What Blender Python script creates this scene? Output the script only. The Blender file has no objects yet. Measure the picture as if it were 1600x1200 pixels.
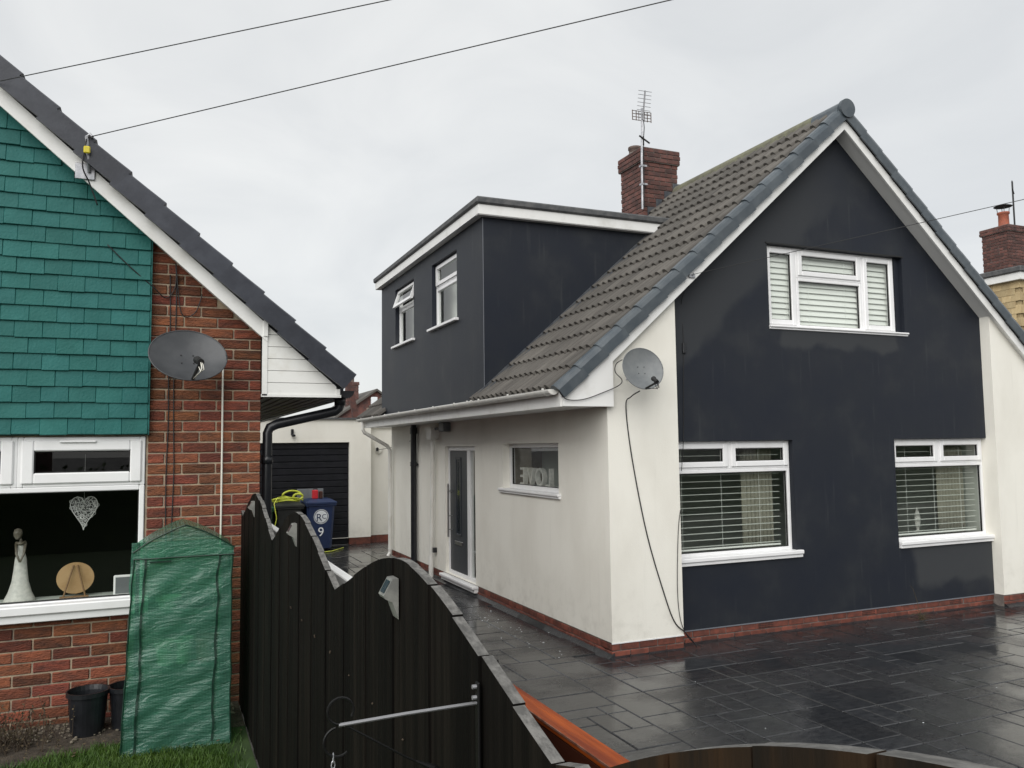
import bpy, math, random
from mathutils import Vector, Matrix, noise as mnoise
random.seed(11)
rnd = random.random
def U(a, b): return a + (b - a) * rnd()
S = bpy.context.scene
C = S.collection
E = 2.2                      # eye height above the driveway; heights below are given relative to the eye
# ------------------------------------------------------------------ camera
YAW, PITCH, ROLL, FPX = math.radians(23.313), math.radians(4.342), math.radians(-0.729), 1275.0
fw = Vector((math.sin(YAW)*math.cos(PITCH), math.cos(YAW)*math.cos(PITCH), math.sin(PITCH)))
r0 = Vector((math.cos(YAW), -math.sin(YAW), 0)); u0 = r0.cross(fw)
rr = math.cos(ROLL)*r0 + math.sin(ROLL)*u0; uu = -math.sin(ROLL)*r0 + math.cos(ROLL)*u0
cd = bpy.data.cameras.new('camera'); cam = bpy.data.objects.new('camera', cd); C.objects.link(cam)
cam.matrix_world = Matrix(((rr.x, uu.x, -fw.x, 0), (rr.y, uu.y, -fw.y, 0), (rr.z, uu.z, -fw.z, E), (0, 0, 0, 1)))
cd.sensor_width = 36; cd.lens = FPX/1600*36; cd.clip_start = .05; cd.clip_end = 800
S.camera = cam
# ------------------------------------------------------------------ overcast sky and soft sun
SUN_DIR = Vector((-.56, -.60, .62)).normalized()
w = bpy.data.worlds.new('World'); S.world = w; w.use_nodes = True
nt = w.node_tree; bg = nt.nodes['Background']; bg.inputs['Strength'].default_value = .1
sky = nt.nodes.new('ShaderNodeTexSky'); sky.sky_type = 'NISHITA'; sky.sun_disc = False
sky.sun_elevation = math.asin(SUN_DIR.z); sky.sun_rotation = math.atan2(SUN_DIR.x, SUN_DIR.y)
tc = nt.nodes.new('ShaderNodeTexCoord'); mp = nt.nodes.new('ShaderNodeMapping'); mp.inputs['Scale'].default_value = (1, 1, 2.2)
nz = nt.nodes.new('ShaderNodeTexNoise'); nz.inputs['Scale'].default_value = 2.6; nz.inputs['Detail'].default_value = 7; nz.inputs['Roughness'].default_value = .52
nz.inputs['Distortion'].default_value = .8
rp = nt.nodes.new('ShaderNodeValToRGB')
rp.color_ramp.elements[0].position = .30; rp.color_ramp.elements[0].color = (3.62, 3.69, 3.72, 1)
rp.color_ramp.elements[1].position = .68; rp.color_ramp.elements[1].color = (4.38, 4.41, 4.35, 1)
mx = nt.nodes.new('ShaderNodeMixRGB'); mx.inputs['Fac'].default_value = .94
L = nt.links.new
L(tc.outputs['Generated'], mp.inputs['Vector']); L(mp.outputs['Vector'], nz.inputs['Vector']); L(nz.outputs['Fac'], rp.inputs['Fac'])
L(sky.outputs['Color'], mx.inputs['Color1']); L(rp.outputs['Color'], mx.inputs['Color2']); L(mx.outputs['Color'], bg.inputs['Color'])
sl = bpy.data.lights.new('sun', 'SUN'); sl.energy = 1.5; sl.angle = math.radians(70); sl.color = (1, .98, .95)
so = bpy.data.objects.new('sun', sl); C.objects.link(so); so.rotation_euler = SUN_DIR.to_track_quat('Z', 'Y').to_euler(); so.location = (0, 0, 20)
S.view_settings.view_transform = 'Standard'; S.view_settings.look = 'None'; S.view_settings.gamma = 1
S.view_settings.exposure = 1.02; S.view_settings.use_curve_mapping = False
S.render.engine = 'CYCLES'

# ------------------------------------------------------------------ materials
MATS = {}
def mat(name, col, rough=.6, col2=None, nscale=3., stretch=(1, 1, 1), var=0., bump=None, metal=0., spec=.5, ramp=(.4, .62),
        rough2=None, coat=0., detail=5., objco=False, hue=0.):
    m = bpy.data.materials.new(name); m.use_nodes = True
    nt = m.node_tree; N = nt.nodes; b = N['Principled BSDF']; L = nt.links.new
    b.inputs['Roughness'].default_value = rough; b.inputs['Metallic'].default_value = metal
    b.inputs['Specular IOR Level'].default_value = spec; b.inputs['Coat Weight'].default_value = coat
    co = N.new('ShaderNodeTexCoord').outputs['Object'] if objco else N.new('ShaderNodeNewGeometry').outputs['Position']
    mpn = N.new('ShaderNodeMapping'); mpn.inputs['Scale'].default_value = stretch; L(co, mpn.inputs['Vector'])
    vec = mpn.outputs['Vector']
    oi = None
    if var or hue or objco:
        oi = N.new('ShaderNodeObjectInfo')
        ad = N.new('ShaderNodeVectorMath'); ad.operation = 'ADD'
        sc = N.new('ShaderNodeVectorMath'); sc.operation = 'SCALE'; sc.inputs[0].default_value = (17, 31, 23)
        L(oi.outputs['Random'], sc.inputs['Scale']); L(vec, ad.inputs[0]); L(sc.outputs[0], ad.inputs[1]); vec = ad.outputs[0]
    out = None
    b.inputs['Base Color'].default_value = (*col, 1)
    if col2 is not None:
        n = N.new('ShaderNodeTexNoise'); n.inputs['Scale'].default_value = nscale; n.inputs['Detail'].default_value = detail; n.inputs['Roughness'].default_value = .6
        L(vec, n.inputs['Vector'])
        r = N.new('ShaderNodeValToRGB'); r.color_ramp.elements[0].position = ramp[0]; r.color_ramp.elements[1].position = ramp[1]
        r.color_ramp.elements[0].color = (*col, 1); r.color_ramp.elements[1].color = (*col2, 1)
        L(n.outputs['Fac'], r.inputs['Fac']); out = r.outputs['Color']
        if rough2 is not None:
            mr = N.new('ShaderNodeMapRange'); mr.inputs['From Min'].default_value = ramp[0]; mr.inputs['From Max'].default_value = ramp[1]
            mr.inputs['To Min'].default_value = rough; mr.inputs['To Max'].default_value = rough2
            L(n.outputs['Fac'], mr.inputs['Value']); L(mr.outputs[0], b.inputs['Roughness'])
    if var or hue:
        hs = N.new('ShaderNodeHueSaturation'); mr = N.new('ShaderNodeMapRange')
        mr.inputs['To Min'].default_value = 1-var; mr.inputs['To Max'].default_value = 1+var
        L(oi.outputs['Random'], mr.inputs['Value']); L(mr.outputs[0], hs.inputs['Value'])
        if hue:
            wn = N.new('ShaderNodeTexWhiteNoise'); wn.noise_dimensions = '1D'; L(oi.outputs['Random'], wn.inputs['W'])
            m2 = N.new('ShaderNodeMapRange'); m2.inputs['To Min'].default_value = .5-hue; m2.inputs['To Max'].default_value = .5+hue
            L(wn.outputs['Value'], m2.inputs['Value']); L(m2.outputs[0], hs.inputs['Hue'])
        if out: L(out, hs.inputs['Color'])
        else: hs.inputs['Color'].default_value = (*col, 1)
        out = hs.outputs['Color']
    if out: L(out, b.inputs['Base Color'])
    if bump:
        n2 = N.new('ShaderNodeTexNoise'); n2.inputs['Scale'].default_value = bump[0]; n2.inputs['Detail'].default_value = 6
        L(vec, n2.inputs['Vector'])
        bn = N.new('ShaderNodeBump'); bn.inputs['Strength'].default_value = bump[1]; bn.inputs['Distance'].default_value = bump[2] if len(bump) > 2 else .01
        L(n2.outputs['Fac'], bn.inputs['Height']); L(bn.outputs['Normal'], b.inputs['Normal'])
    MATS[name] = m
    return m
def cream_mat():
    m = mat('cream', (.83, .81, .735), .85, (.735, .71, .635), 1.4, (1, 1, .5), bump=(150, .45, .004), ramp=(.42, .75))
    nt = m.node_tree; N = nt.nodes; L = nt.links.new; b = N['Principled BSDF']; src = b.inputs['Base Color'].links[0].from_socket
    g = N.new('ShaderNodeNewGeometry'); sp = N.new('ShaderNodeSeparateXYZ'); L(g.outputs['Position'], sp.inputs[0])
    n = N.new('ShaderNodeTexNoise'); n.inputs['Scale'].default_value = 6; n.inputs['Detail'].default_value = 7; n.inputs['Roughness'].default_value = .65; L(g.outputs['Position'], n.inputs['Vector'])
    # rain splash and green-grey dirt low on the render, thin run marks higher up
    z = N.new('ShaderNodeMapRange'); z.inputs['From Min'].default_value = .75; z.inputs['From Max'].default_value = .15; L(sp.outputs['Z'], z.inputs['Value'])
    k = N.new('ShaderNodeMapRange'); k.inputs['From Min'].default_value = .48; k.inputs['From Max'].default_value = .72; L(n.outputs['Fac'], k.inputs['Value'])
    a = N.new('ShaderNodeMath'); a.operation = 'MULTIPLY'; L(z.outputs[0], a.inputs[0]); L(k.outputs[0], a.inputs[1])
    mp = N.new('ShaderNodeMapping'); mp.inputs['Scale'].default_value = (6, 6, .35); L(g.outputs['Position'], mp.inputs['Vector'])
    n2 = N.new('ShaderNodeTexNoise'); n2.inputs['Scale'].default_value = 2; n2.inputs['Detail'].default_value = 6; L(mp.outputs['Vector'], n2.inputs['Vector'])
    k2 = N.new('ShaderNodeMapRange'); k2.inputs['From Min'].default_value = .62; k2.inputs['From Max'].default_value = .80; k2.inputs['To Max'].default_value = .13; L(n2.outputs['Fac'], k2.inputs['Value'])
    a2 = N.new('ShaderNodeMath'); a2.operation = 'MULTIPLY_ADD'; a2.inputs[1].default_value = .38; L(a.outputs[0], a2.inputs[0]); L(k2.outputs[0], a2.inputs[2])
    mx = N.new('ShaderNodeMixRGB'); mx.inputs['Color2'].default_value = (.44, .42, .36, 1); L(a2.outputs[0], mx.inputs['Fac']); L(src, mx.inputs['Color1']); L(mx.outputs['Color'], b.inputs['Base Color'])
cream_mat()
mat('upvc', (.82, .82, .82), .28, (.74, .74, .73), 5, ramp=(.5, .8))
mat('white_paint', (.80, .80, .78), .45, (.62, .61, .57), 4, (1, 1, 1), ramp=(.5, .85), bump=(60, .1, .003))
mat('white_clad', (.78, .78, .75), .4, (.62, .60, .54), 6, ramp=(.55, .9))
mat('soffit', (.74, .74, .72), .5)
mat('verge', (.052, .066, .078), .36, (.09, .105, .115), 6, ramp=(.4, .75), bump=(40, .15, .004), var=.12)
mat('verge_dark', (.019, .022, .032), .45, (.032, .036, .048), 8, bump=(60, .15, .004), var=.18)
mat('tile', (.072, .065, .057), .75, (.108, .100, .088), 7, (.35, 3.2, .35), var=.24, bump=(70, .4, .005), ramp=(.38, .7))
mat('tile_ridge', (.12, .115, .085), .8, (.17, .17, .11), 9, var=.15, bump=(60, .4, .006))
mat('felt', (.06, .063, .066), .7, (.10, .10, .10), 9, bump=(50, .4, .006))
mat('lead', (.05, .055, .065), .45, (.09, .095, .10), 10, bump=(30, .3, .006))
mat('teal', (.012, .104, .094), .55, (.022, .136, .124), 5, var=.08, bump=(60, .6, .005), ramp=(.35, .7), hue=.004, spec=.25)
mat('brick', (.255, .074, .034), .85, (.085, .034, .022), 9, (1., 1., 3.5), var=.36, bump=(38, 1., .016), ramp=(.3, .72), hue=.012)
mat('brick_plinth', (.19, .055, .035), .6, (.10, .035, .025), 11, var=.25, bump=(70, .5, .006))
mat('brick_dark', (.130, .054, .043), .85, (.068, .037, .033), 7, var=.3, bump=(70, .6, .008))
mat('mortar', (.40, .315, .22), .95, (.24, .20, .16), 12, bump=(90, .6, .006))
mat('mortar_dark', (.13, .11, .10), .95, (.2, .18, .16), 12, bump=(90, .6, .006))
mat('black_plastic', (.008, .009, .011), .32, (.014, .015, .018), 9)
mat('white_pipe', (.74, .73, .69), .4, (.55, .53, .47), 7, (1, 1, .3), ramp=(.5, .8))
mat('wood', (.0026, .0020, .0014), .75, (.0125, .0100, .0075), 26, (1, 1, .045), var=.45, bump=(60, .7, .006), ramp=(.42, .80), spec=.12)
mat('wood_warm', (.007, .0036, .0012), .7, (.026, .0115, .0028), 16, (1, 1, .08), var=.3, bump=(60, .6, .006), spec=.35)
mat('wood_end', (.075, .073, .068), .8, (.16, .155, .145), 60, (1, .5, 1), bump=(90, .8, .006), var=.12)
mat('orange_wood', (.16, .026, .004), .6, (.40, .080, .008), 55, (1, .05, 1), bump=(90, .7, .005), ramp=(.35, .68), spec=.25)
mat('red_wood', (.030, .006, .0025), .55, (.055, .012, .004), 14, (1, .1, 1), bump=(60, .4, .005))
mat('worn_wood', (.26, .13, .09), .8, (.12, .04, .02), 40, bump=(90, .6, .004))
mat('concrete', (.2, .195, .18), .9, (.3, .29, .27), 8, bump=(70, .5, .006))
mat('door_grey', (.032, .037, .043), .42, (.038, .043, .05), 20, bump=(90, .15, .003))
mat('steel', (.5, .5, .5), .3, metal=1.)
mat('garage_door', (.004, .0045, .007), .5, (.008, .0085, .012), 6, spec=.3)
mat('bin_blue', (.010, .022, .072), .42, (.014, .03, .085), 10, bump=(120, .2, .003))
mat('bin_black', (.011, .013, .012), .5, (.02, .022, .02), 8)
mat('bin_green', (.008, .06, .028), .45)
mat('white_print', (.75, .78, .8), .5)
mat('hose', (.55, .60, .06), .4)
mat('red_plastic', (.5, .02, .03), .35)
mat('grey_board', (.13, .14, .15), .5, (.17, .18, .19), 5)
mat('dish', (.040, .043, .047), .42, (.065, .068, .072), 9, ramp=(.4, .8))
mat('dish_light', (.115, .125, .13), .42, (.18, .19, .19), 6, ramp=(.4, .8))
mat('cable', (.010, .010, .011), .5)
mat('cable_white', (.7, .68, .6), .5)
mat('alu', (.30, .30, .31), .4, metal=.7)
mat('galv', (.35, .36, .38), .45, (.5, .5, .52), 20, metal=.7)
mat('yellow', (.6, .5, .03), .4)
mat('interior', (.52, .56, .51), .9)
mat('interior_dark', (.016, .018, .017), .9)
mat('interior_warm', (.30, .24, .17), .9, (.2, .15, .1), 5)
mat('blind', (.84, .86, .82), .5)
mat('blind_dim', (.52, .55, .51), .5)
mat('curtain', (.40, .39, .32), .9)
mat('ornament', (.62, .61, .57), .5, (.5, .5, .47), 30)
mat('bronze', (.10, .085, .06), .4, (.2, .18, .15), 20)
mat('wood_disc', (.38, .23, .10), .6, (.45, .29, .14), 8)
mat('wood_easel', (.20, .11, .045), .6)
mat('silver_wire', (.75, .75, .74), .4, metal=.2)
mat('soil', (.035, .026, .018), .95, (.07, .055, .04), 18, bump=(40, 1., .02))
mat('grass', (.030, .078, .007), .6, (.062, .120, .012), 4, var=0.)
mat('grass_base', (.022, .045, .010), .95, (.03, .06, .012), 9)
mat('dead', (.09, .062, .032), .85, (.045, .04, .02), 20)
mat('pebble', (.09, .075, .055), .8, (.2, .17, .13), 30)
mat('tan_tile', (.46, .36, .20), .7, (.40, .30, .16), 9, var=.18)
mat('pot_clay', (.34, .095, .05), .75, (.25, .08, .05), 12)
mat('pot_dark', (.09, .065, .055), .8, (.14, .10, .085), 12)
mat('asphalt', (.045, .045, .047), .6, (.06, .06, .06), 14, bump=(120, .5, .006))
mat('roof_red', (.20, .06, .04), .8, (.26, .09, .06), 9)
mat('hedge', (.03, .06, .014), .8, (.05, .08, .02), 6)
mat('iron', (.004, .004, .004), .5, spec=.3)
mat('rubber', (.01, .01, .01), .6)
mat('solar', (.02, .025, .035), .2)
mat('solar_body', (.17, .17, .16), .4, (.25, .25, .23), 20)
mat('trim_line', (.16, .17, .19), .5)
mat('plant', (.50, .50, .42), .8, (.3, .32, .2), 14)
mat('twig', (.05, .035, .022), .9)
def dark_render():
    """charcoal masonry paint, rain-wet with drier, duller patches below sills and beside the roof edge"""
    m = bpy.data.materials.new('render_dark'); m.use_nodes = True; nt = m.node_tree; N = nt.nodes; L = nt.links.new; b = N['Principled BSDF']
    g = N.new('ShaderNodeNewGeometry')
    n0 = N.new('ShaderNodeTexNoise'); n0.inputs['Scale'].default_value = 2.2; n0.inputs['Detail'].default_value = 4; L(g.outputs['Position'], n0.inputs['Vector'])
    sb = N.new('ShaderNodeVectorMath'); sb.operation = 'SUBTRACT'; sb.inputs[1].default_value = (.5, .5, .5); L(n0.outputs['Color'], sb.inputs[0])
    sc = N.new('ShaderNodeVectorMath'); sc.operation = 'SCALE'; sc.inputs['Scale'].default_value = .42; L(sb.outputs[0], sc.inputs[0])
    ad = N.new('ShaderNodeVectorMath'); L(g.outputs['Position'], ad.inputs[0]); L(sc.outputs[0], ad.inputs[1])
    sp = N.new('ShaderNodeSeparateXYZ'); L(ad.outputs[0], sp.inputs[0])
    def M2(op, a, bb):
        q = N.new('ShaderNodeMath'); q.operation = op
        for k, v in enumerate((a, bb)):
            if isinstance(v, (int, float)): q.inputs[k].default_value = v
            else: L(v, q.inputs[k])
        return q.outputs[0]
    def ramp(v, lo, hi):
        q = N.new('ShaderNodeMapRange'); q.interpolation_type = 'SMOOTHSTEP'; q.inputs['From Min'].default_value = lo; q.inputs['From Max'].default_value = hi; L(v, q.inputs['Value']); return q.outputs[0]
    X, Z = sp.outputs['X'], sp.outputs['Z']
    def boxm(x0, x1, z0, z1, s_):
        return M2('MULTIPLY', M2('MULTIPLY', ramp(X, x0-s_, x0+s_), ramp(X, x1+s_, x1-s_)), M2('MULTIPLY', ramp(Z, z0-s_, z0+s_), ramp(Z, z1+s_, z1-s_)))
    dist = M2('SUBTRACT', 6.22, M2('ADD', Z, M2('MULTIPLY', M2('ABSOLUTE', M2('SUBTRACT', X, 7.77), 0), .885)))
    fl = N.new('ShaderNodeSeparateXYZ'); L(g.outputs['Position'], fl.inputs[0])
    onwall = M2('LESS_THAN', fl.outputs['Y'], 7.9)
    edge = M2('MULTIPLY', M2('MULTIPLY', ramp(dist, 1.12, .92), ramp(X, 8.2, 7.2)), .62)
    mk = M2('MAXIMUM', M2('MAXIMUM', M2('MULTIPLY', boxm(6.80, 8.75, 3.36, 3.70, .05), .75), M2('MULTIPLY', boxm(8.85, 10.5, .35, .95, .07), .8)), edge)
    mk = M2('MULTIPLY', mk, onwall)
    n1 = N.new('ShaderNodeTexNoise'); n1.inputs['Scale'].default_value = 1.3; n1.inputs['Detail'].default_value = 6; n1.inputs['Roughness'].default_value = .6; L(g.outputs['Position'], n1.inputs['Vector'])
    r1 = N.new('ShaderNodeValToRGB'); r1.color_ramp.elements[0].position = .35; r1.color_ramp.elements[0].color = (.0158, .0192, .0280, 1); r1.color_ramp.elements[1].position = .68; r1.color_ramp.elements[1].color = (.0210, .0240, .0300, 1); L(n1.outputs['Fac'], r1.inputs['Fac'])
    # faint vertical run marks
    mp = N.new('ShaderNodeMapping'); mp.inputs['Scale'].default_value = (7, 7, .5); L(g.outputs['Position'], mp.inputs['Vector'])
    n2 = N.new('ShaderNodeTexNoise'); n2.inputs['Scale'].default_value = 2.2; n2.inputs['Detail'].default_value = 5; L(mp.outputs['Vector'], n2.inputs['Vector'])
    st = M2('ADD', M2('MULTIPLY', ramp(n2.outputs['Fac'], .58, .78), .45), M2('MULTIPLY', ramp(n1.outputs['Fac'], .5, .7), .22))
    mx = N.new('ShaderNodeMixRGB'); L(M2('MAXIMUM', mk, st), mx.inputs['Fac']); L(r1.outputs['Color'], mx.inputs['Color1']); mx.inputs['Color2'].default_value = (.050, .053, .056, 1)
    L(mx.outputs['Color'], b.inputs['Base Color'])
    rg = N.new('ShaderNodeMapRange'); rg.inputs['To Min'].default_value = .52; rg.inputs['To Max'].default_value = .85; L(mk, rg.inputs['Value']); L(rg.outputs[0], b.inputs['Roughness'])
    b.inputs['Specular IOR Level'].default_value = .22
    n3 = N.new('ShaderNodeTexNoise'); n3.inputs['Scale'].default_value = 170; n3.inputs['Detail'].default_value = 4; L(g.outputs['Position'], n3.inputs['Vector'])
    bn = N.new('ShaderNodeBump'); bn.inputs['Strength'].default_value = .35; bn.inputs['Distance'].default_value = .003; L(n3.outputs['Fac'], bn.inputs['Height']); L(bn.outputs['Normal'], b.inputs['Normal'])
    MATS['render_dark'] = m
dark_render()
def drive_mat(name):
    m = bpy.data.materials.new(name); m.use_nodes = True; nt = m.node_tree; N = nt.nodes; L = nt.links.new; b = N['Principled BSDF']
    g = N.new('ShaderNodeNewGeometry'); oi = N.new('ShaderNodeObjectInfo')
    n1 = N.new('ShaderNodeTexNoise'); n1.inputs['Scale'].default_value = .9; n1.inputs['Detail'].default_value = 6; n1.inputs['Roughness'].default_value = .62; L(g.outputs['Position'], n1.inputs['Vector'])
    mpp = N.new('ShaderNodeMapping'); mpp.inputs['Scale'].default_value = (1, 2.2, 1); L(g.outputs['Position'], mpp.inputs['Vector'])
    n2 = N.new('ShaderNodeTexNoise'); n2.inputs['Scale'].default_value = 9; n2.inputs['Detail'].default_value = 8; n2.inputs['Roughness'].default_value = .7; L(mpp.outputs['Vector'], n2.inputs['Vector'])
    r = N.new('ShaderNodeValToRGB'); r.color_ramp.elements[0].position = .35; r.color_ramp.elements[0].color = (.012, .013, .015, 1)
    r.color_ramp.elements[1].position = .72; r.color_ramp.elements[1].color = (.042, .043, .045, 1); L(n2.outputs['Fac'], r.inputs['Fac'])
    hs = N.new('ShaderNodeHueSaturation'); mr = N.new('ShaderNodeMapRange'); mr.inputs['To Min'].default_value = .75; mr.inputs['To Max'].default_value = 1.25
    L(oi.outputs['Random'], mr.inputs['Value']); L(mr.outputs[0], hs.inputs['Value']); L(r.outputs['Color'], hs.inputs['Color'])
    # pale bloom left by drained water near the garage and beside the fence
    def spot(cx, cy, rad):
        v = N.new('ShaderNodeVectorMath'); v.operation = 'DISTANCE'; v.inputs[1].default_value = (cx, cy, 0); L(g.outputs['Position'], v.inputs[0])
        k = N.new('ShaderNodeMapRange'); k.inputs['From Min'].default_value = rad; k.inputs['From Max'].default_value = rad*.3
        L(v.outputs['Value'], k.inputs['Value']); return k.outputs[0]
    a = N.new('ShaderNodeMath'); a.operation = 'MAXIMUM'; L(spot(4.0, 16.9, 1.3), a.inputs[0]); L(spot(2.35, 5.2, .45), a.inputs[1])
    n3 = N.new('ShaderNodeTexNoise'); n3.inputs['Scale'].default_value = 7; n3.inputs['Detail'].default_value = 6; L(mpp.outputs['Vector'], n3.inputs['Vector'])
    r3 = N.new('ShaderNodeMapRange'); r3.inputs['From Min'].default_value = .52; r3.inputs['From Max'].default_value = .66; L(n3.outputs['Fac'], r3.inputs['Value'])
    mu = N.new('ShaderNodeMath'); mu.operation = 'MULTIPLY'; L(a.outputs[0], mu.inputs[0]); L(r3.outputs[0], mu.inputs[1])
    mix = N.new('ShaderNodeMixRGB'); mix.inputs['Color2'].default_value = (.30, .29, .26, 1); L(mu.outputs[0], mix.inputs['Fac']); L(hs.outputs['Color'], mix.inputs['Color1'])
    n5 = N.new('ShaderNodeTexNoise'); n5.inputs['Scale'].default_value = 38; n5.inputs['Detail'].default_value = 5; n5.inputs['Roughness'].default_value = .75; L(g.outputs['Position'], n5.inputs['Vector'])
    n6 = N.new('ShaderNodeTexNoise'); n6.inputs['Scale'].default_value = 1.6; n6.inputs['Detail'].default_value = 3; L(g.outputs['Position'], n6.inputs['Vector'])
    k5 = N.new('ShaderNodeMapRange'); k5.inputs['From Min'].default_value = .64; k5.inputs['From Max'].default_value = .74; k5.inputs['To Max'].default_value = .5; L(n5.outputs['Fac'], k5.inputs['Value'])
    k6 = N.new('ShaderNodeMapRange'); k6.inputs['From Min'].default_value = .45; k6.inputs['From Max'].default_value = .65; L(n6.outputs['Fac'], k6.inputs['Value'])
    m6 = N.new('ShaderNodeMath'); m6.operation = 'MULTIPLY'; L(k5.outputs[0], m6.inputs[0]); L(k6.outputs[0], m6.inputs[1])
    mix2 = N.new('ShaderNodeMixRGB'); mix2.inputs['Color2'].default_value = (.17, .17, .165, 1); L(m6.outputs[0], mix2.inputs['Fac']); L(mix.outputs['Color'], mix2.inputs['Color1'])
    L(mix2.outputs['Color'], b.inputs['Base Color'])
    rr_ = N.new('ShaderNodeMapRange'); rr_.inputs['From Min'].default_value = .40; rr_.inputs['From Max'].default_value = .62; rr_.inputs['To Min'].default_value = .06; rr_.inputs['To Max'].default_value = .34
    L(n1.outputs['Fac'], rr_.inputs['Value']); L(rr_.outputs[0], b.inputs['Roughness'])
    mb = N.new('ShaderNodeMapRange'); mb.inputs['From Min'].default_value = .42; mb.inputs['From Max'].default_value = .6; mb.inputs['To Min'].default_value = .10; mb.inputs['To Max'].default_value = .75
    L(n1.outputs['Fac'], mb.inputs['Value'])
    bn = N.new('ShaderNodeBump'); bn.inputs['Distance'].default_value = .009; L(mb.outputs[0], bn.inputs['Strength']); L(n2.outputs['Fac'], bn.inputs['Height']); L(bn.outputs['Normal'], b.inputs['Normal'])
    b.inputs['Specular IOR Level'].default_value = .62
    MATS[name] = m
drive_mat('drive')
def glass_mat(name, tint=(1, 1, 1), base=.0):
    m = bpy.data.materials.new(name); m.use_nodes = True; nt = m.node_tree; N = nt.nodes; L = nt.links.new
    N.remove(N['Principled BSDF']); o = N['Material Output']
    t = N.new('ShaderNodeBsdfTransparent'); t.inputs['Color'].default_value = (*tint, 1)
    g = N.new('ShaderNodeBsdfGlossy'); g.inputs['Roughness'].default_value = .0
    f = N.new('ShaderNodeFresnel'); gg = N.new('ShaderNodeNewGeometry')
    io = N.new('ShaderNodeMapRange'); io.inputs['To Min'].default_value = 1.62; io.inputs['To Max'].default_value = 1/1.62; L(gg.outputs['Backfacing'], io.inputs['Value']); L(io.outputs[0], f.inputs['IOR'])   # same sheet reflectance from either side
    mx = N.new('ShaderNodeMixShader'); L(f.outputs[0], mx.inputs['Fac']); L(t.outputs[0], mx.inputs[1]); L(g.outputs[0], mx.inputs[2]); L(mx.outputs[0], o.inputs['Surface'])
    MATS[name] = m
glass_mat('glass', (.95, .97, .95))
def cover_mat():
    m = bpy.data.materials.new('cover'); m.use_nodes = True; nt = m.node_tree; N = nt.nodes; L = nt.links.new; b = N['Principled BSDF']; o = N['Material Output']
    b.inputs['Roughness'].default_value = .30; b.inputs['Coat Weight'].default_value = .8; b.inputs['Coat Roughness'].default_value = .16; b.inputs['Specular IOR Level'].default_value = .8; b.inputs['Base Color'].default_value = (.035, .20, .105, 1)
    g = N.new('ShaderNodeNewGeometry')
    # woven grid of the sheet
    sx = N.new('ShaderNodeSeparateXYZ'); L(g.outputs['Position'], sx.inputs[0])
    def wave(s):
        a = N.new('ShaderNodeMath'); a.operation = 'MULTIPLY'; a.inputs[1].default_value = 2*math.pi/.0085; L(s, a.inputs[0])
        c = N.new('ShaderNodeMath'); c.operation = 'SINE'; L(a.outputs[0], c.inputs[0]); return c.outputs[0]
    mxn = N.new('ShaderNodeMath'); mxn.operation = 'MAXIMUM'; L(wave(sx.outputs['X']), mxn.inputs[0]); L(wave(sx.outputs['Z']), mxn.inputs[1])
    rp = N.new('ShaderNodeValToRGB'); rp.color_ramp.elements[0].position = .35; rp.color_ramp.elements[0].color = (.16, .37, .28, 1); rp.color_ramp.elements[1].position = .95; rp.color_ramp.elements[1].color = (.045, .19, .13, 1)
    mr = N.new('ShaderNodeMapRange'); mr.inputs['From Min'].default_value = -1; L(mxn.outputs[0], mr.inputs['Value']); L(mr.outputs[0], rp.inputs['Fac']); L(rp.outputs['Color'], b.inputs['Base Color'])
    mp = N.new('ShaderNodeMapping'); mp.inputs['Scale'].default_value = (.6, .6, 2.2); mp.inputs['Rotation'].default_value = (0, .35, 0); L(g.outputs['Position'], mp.inputs['Vector'])
    n = N.new('ShaderNodeTexNoise'); n.inputs['Scale'].default_value = 11; n.inputs['Detail'].default_value = 6; n.inputs['Distortion'].default_value = 2.2; L(mp.outputs['Vector'], n.inputs['Vector'])
    bn = N.new('ShaderNodeBump'); bn.inputs['Strength'].default_value = .55; bn.inputs['Distance'].default_value = .02; L(n.outputs['Fac'], bn.inputs['Height']); L(bn.outputs['Normal'], b.inputs['Normal']); L(bn.outputs['Normal'], b.inputs['Coat Normal'])
    t = N.new('ShaderNodeBsdfTranslucent'); t.inputs['Color'].default_value = (.10, .45, .25, 1); L(bn.outputs['Normal'], t.inputs['Normal'])
    tr = N.new('ShaderNodeBsdfTransparent'); tr.inputs['Color'].default_value = (.45, .85, .62, 1)
    m1 = N.new('ShaderNodeMixShader'); m1.inputs['Fac'].default_value = .22; L(b.outputs[0], m1.inputs[1]); L(t.outputs[0], m1.inputs[2])
    m2 = N.new('ShaderNodeMixShader'); m2.inputs['Fac'].default_value = .42; L(m1.outputs[0], m2.inputs[1]); L(tr.outputs[0], m2.inputs[2]); L(m2.outputs[0], o.inputs['Surface'])
    MATS['cover'] = m
cover_mat()
mat('cover_strap', (.003, .028, .016), .5)

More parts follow.
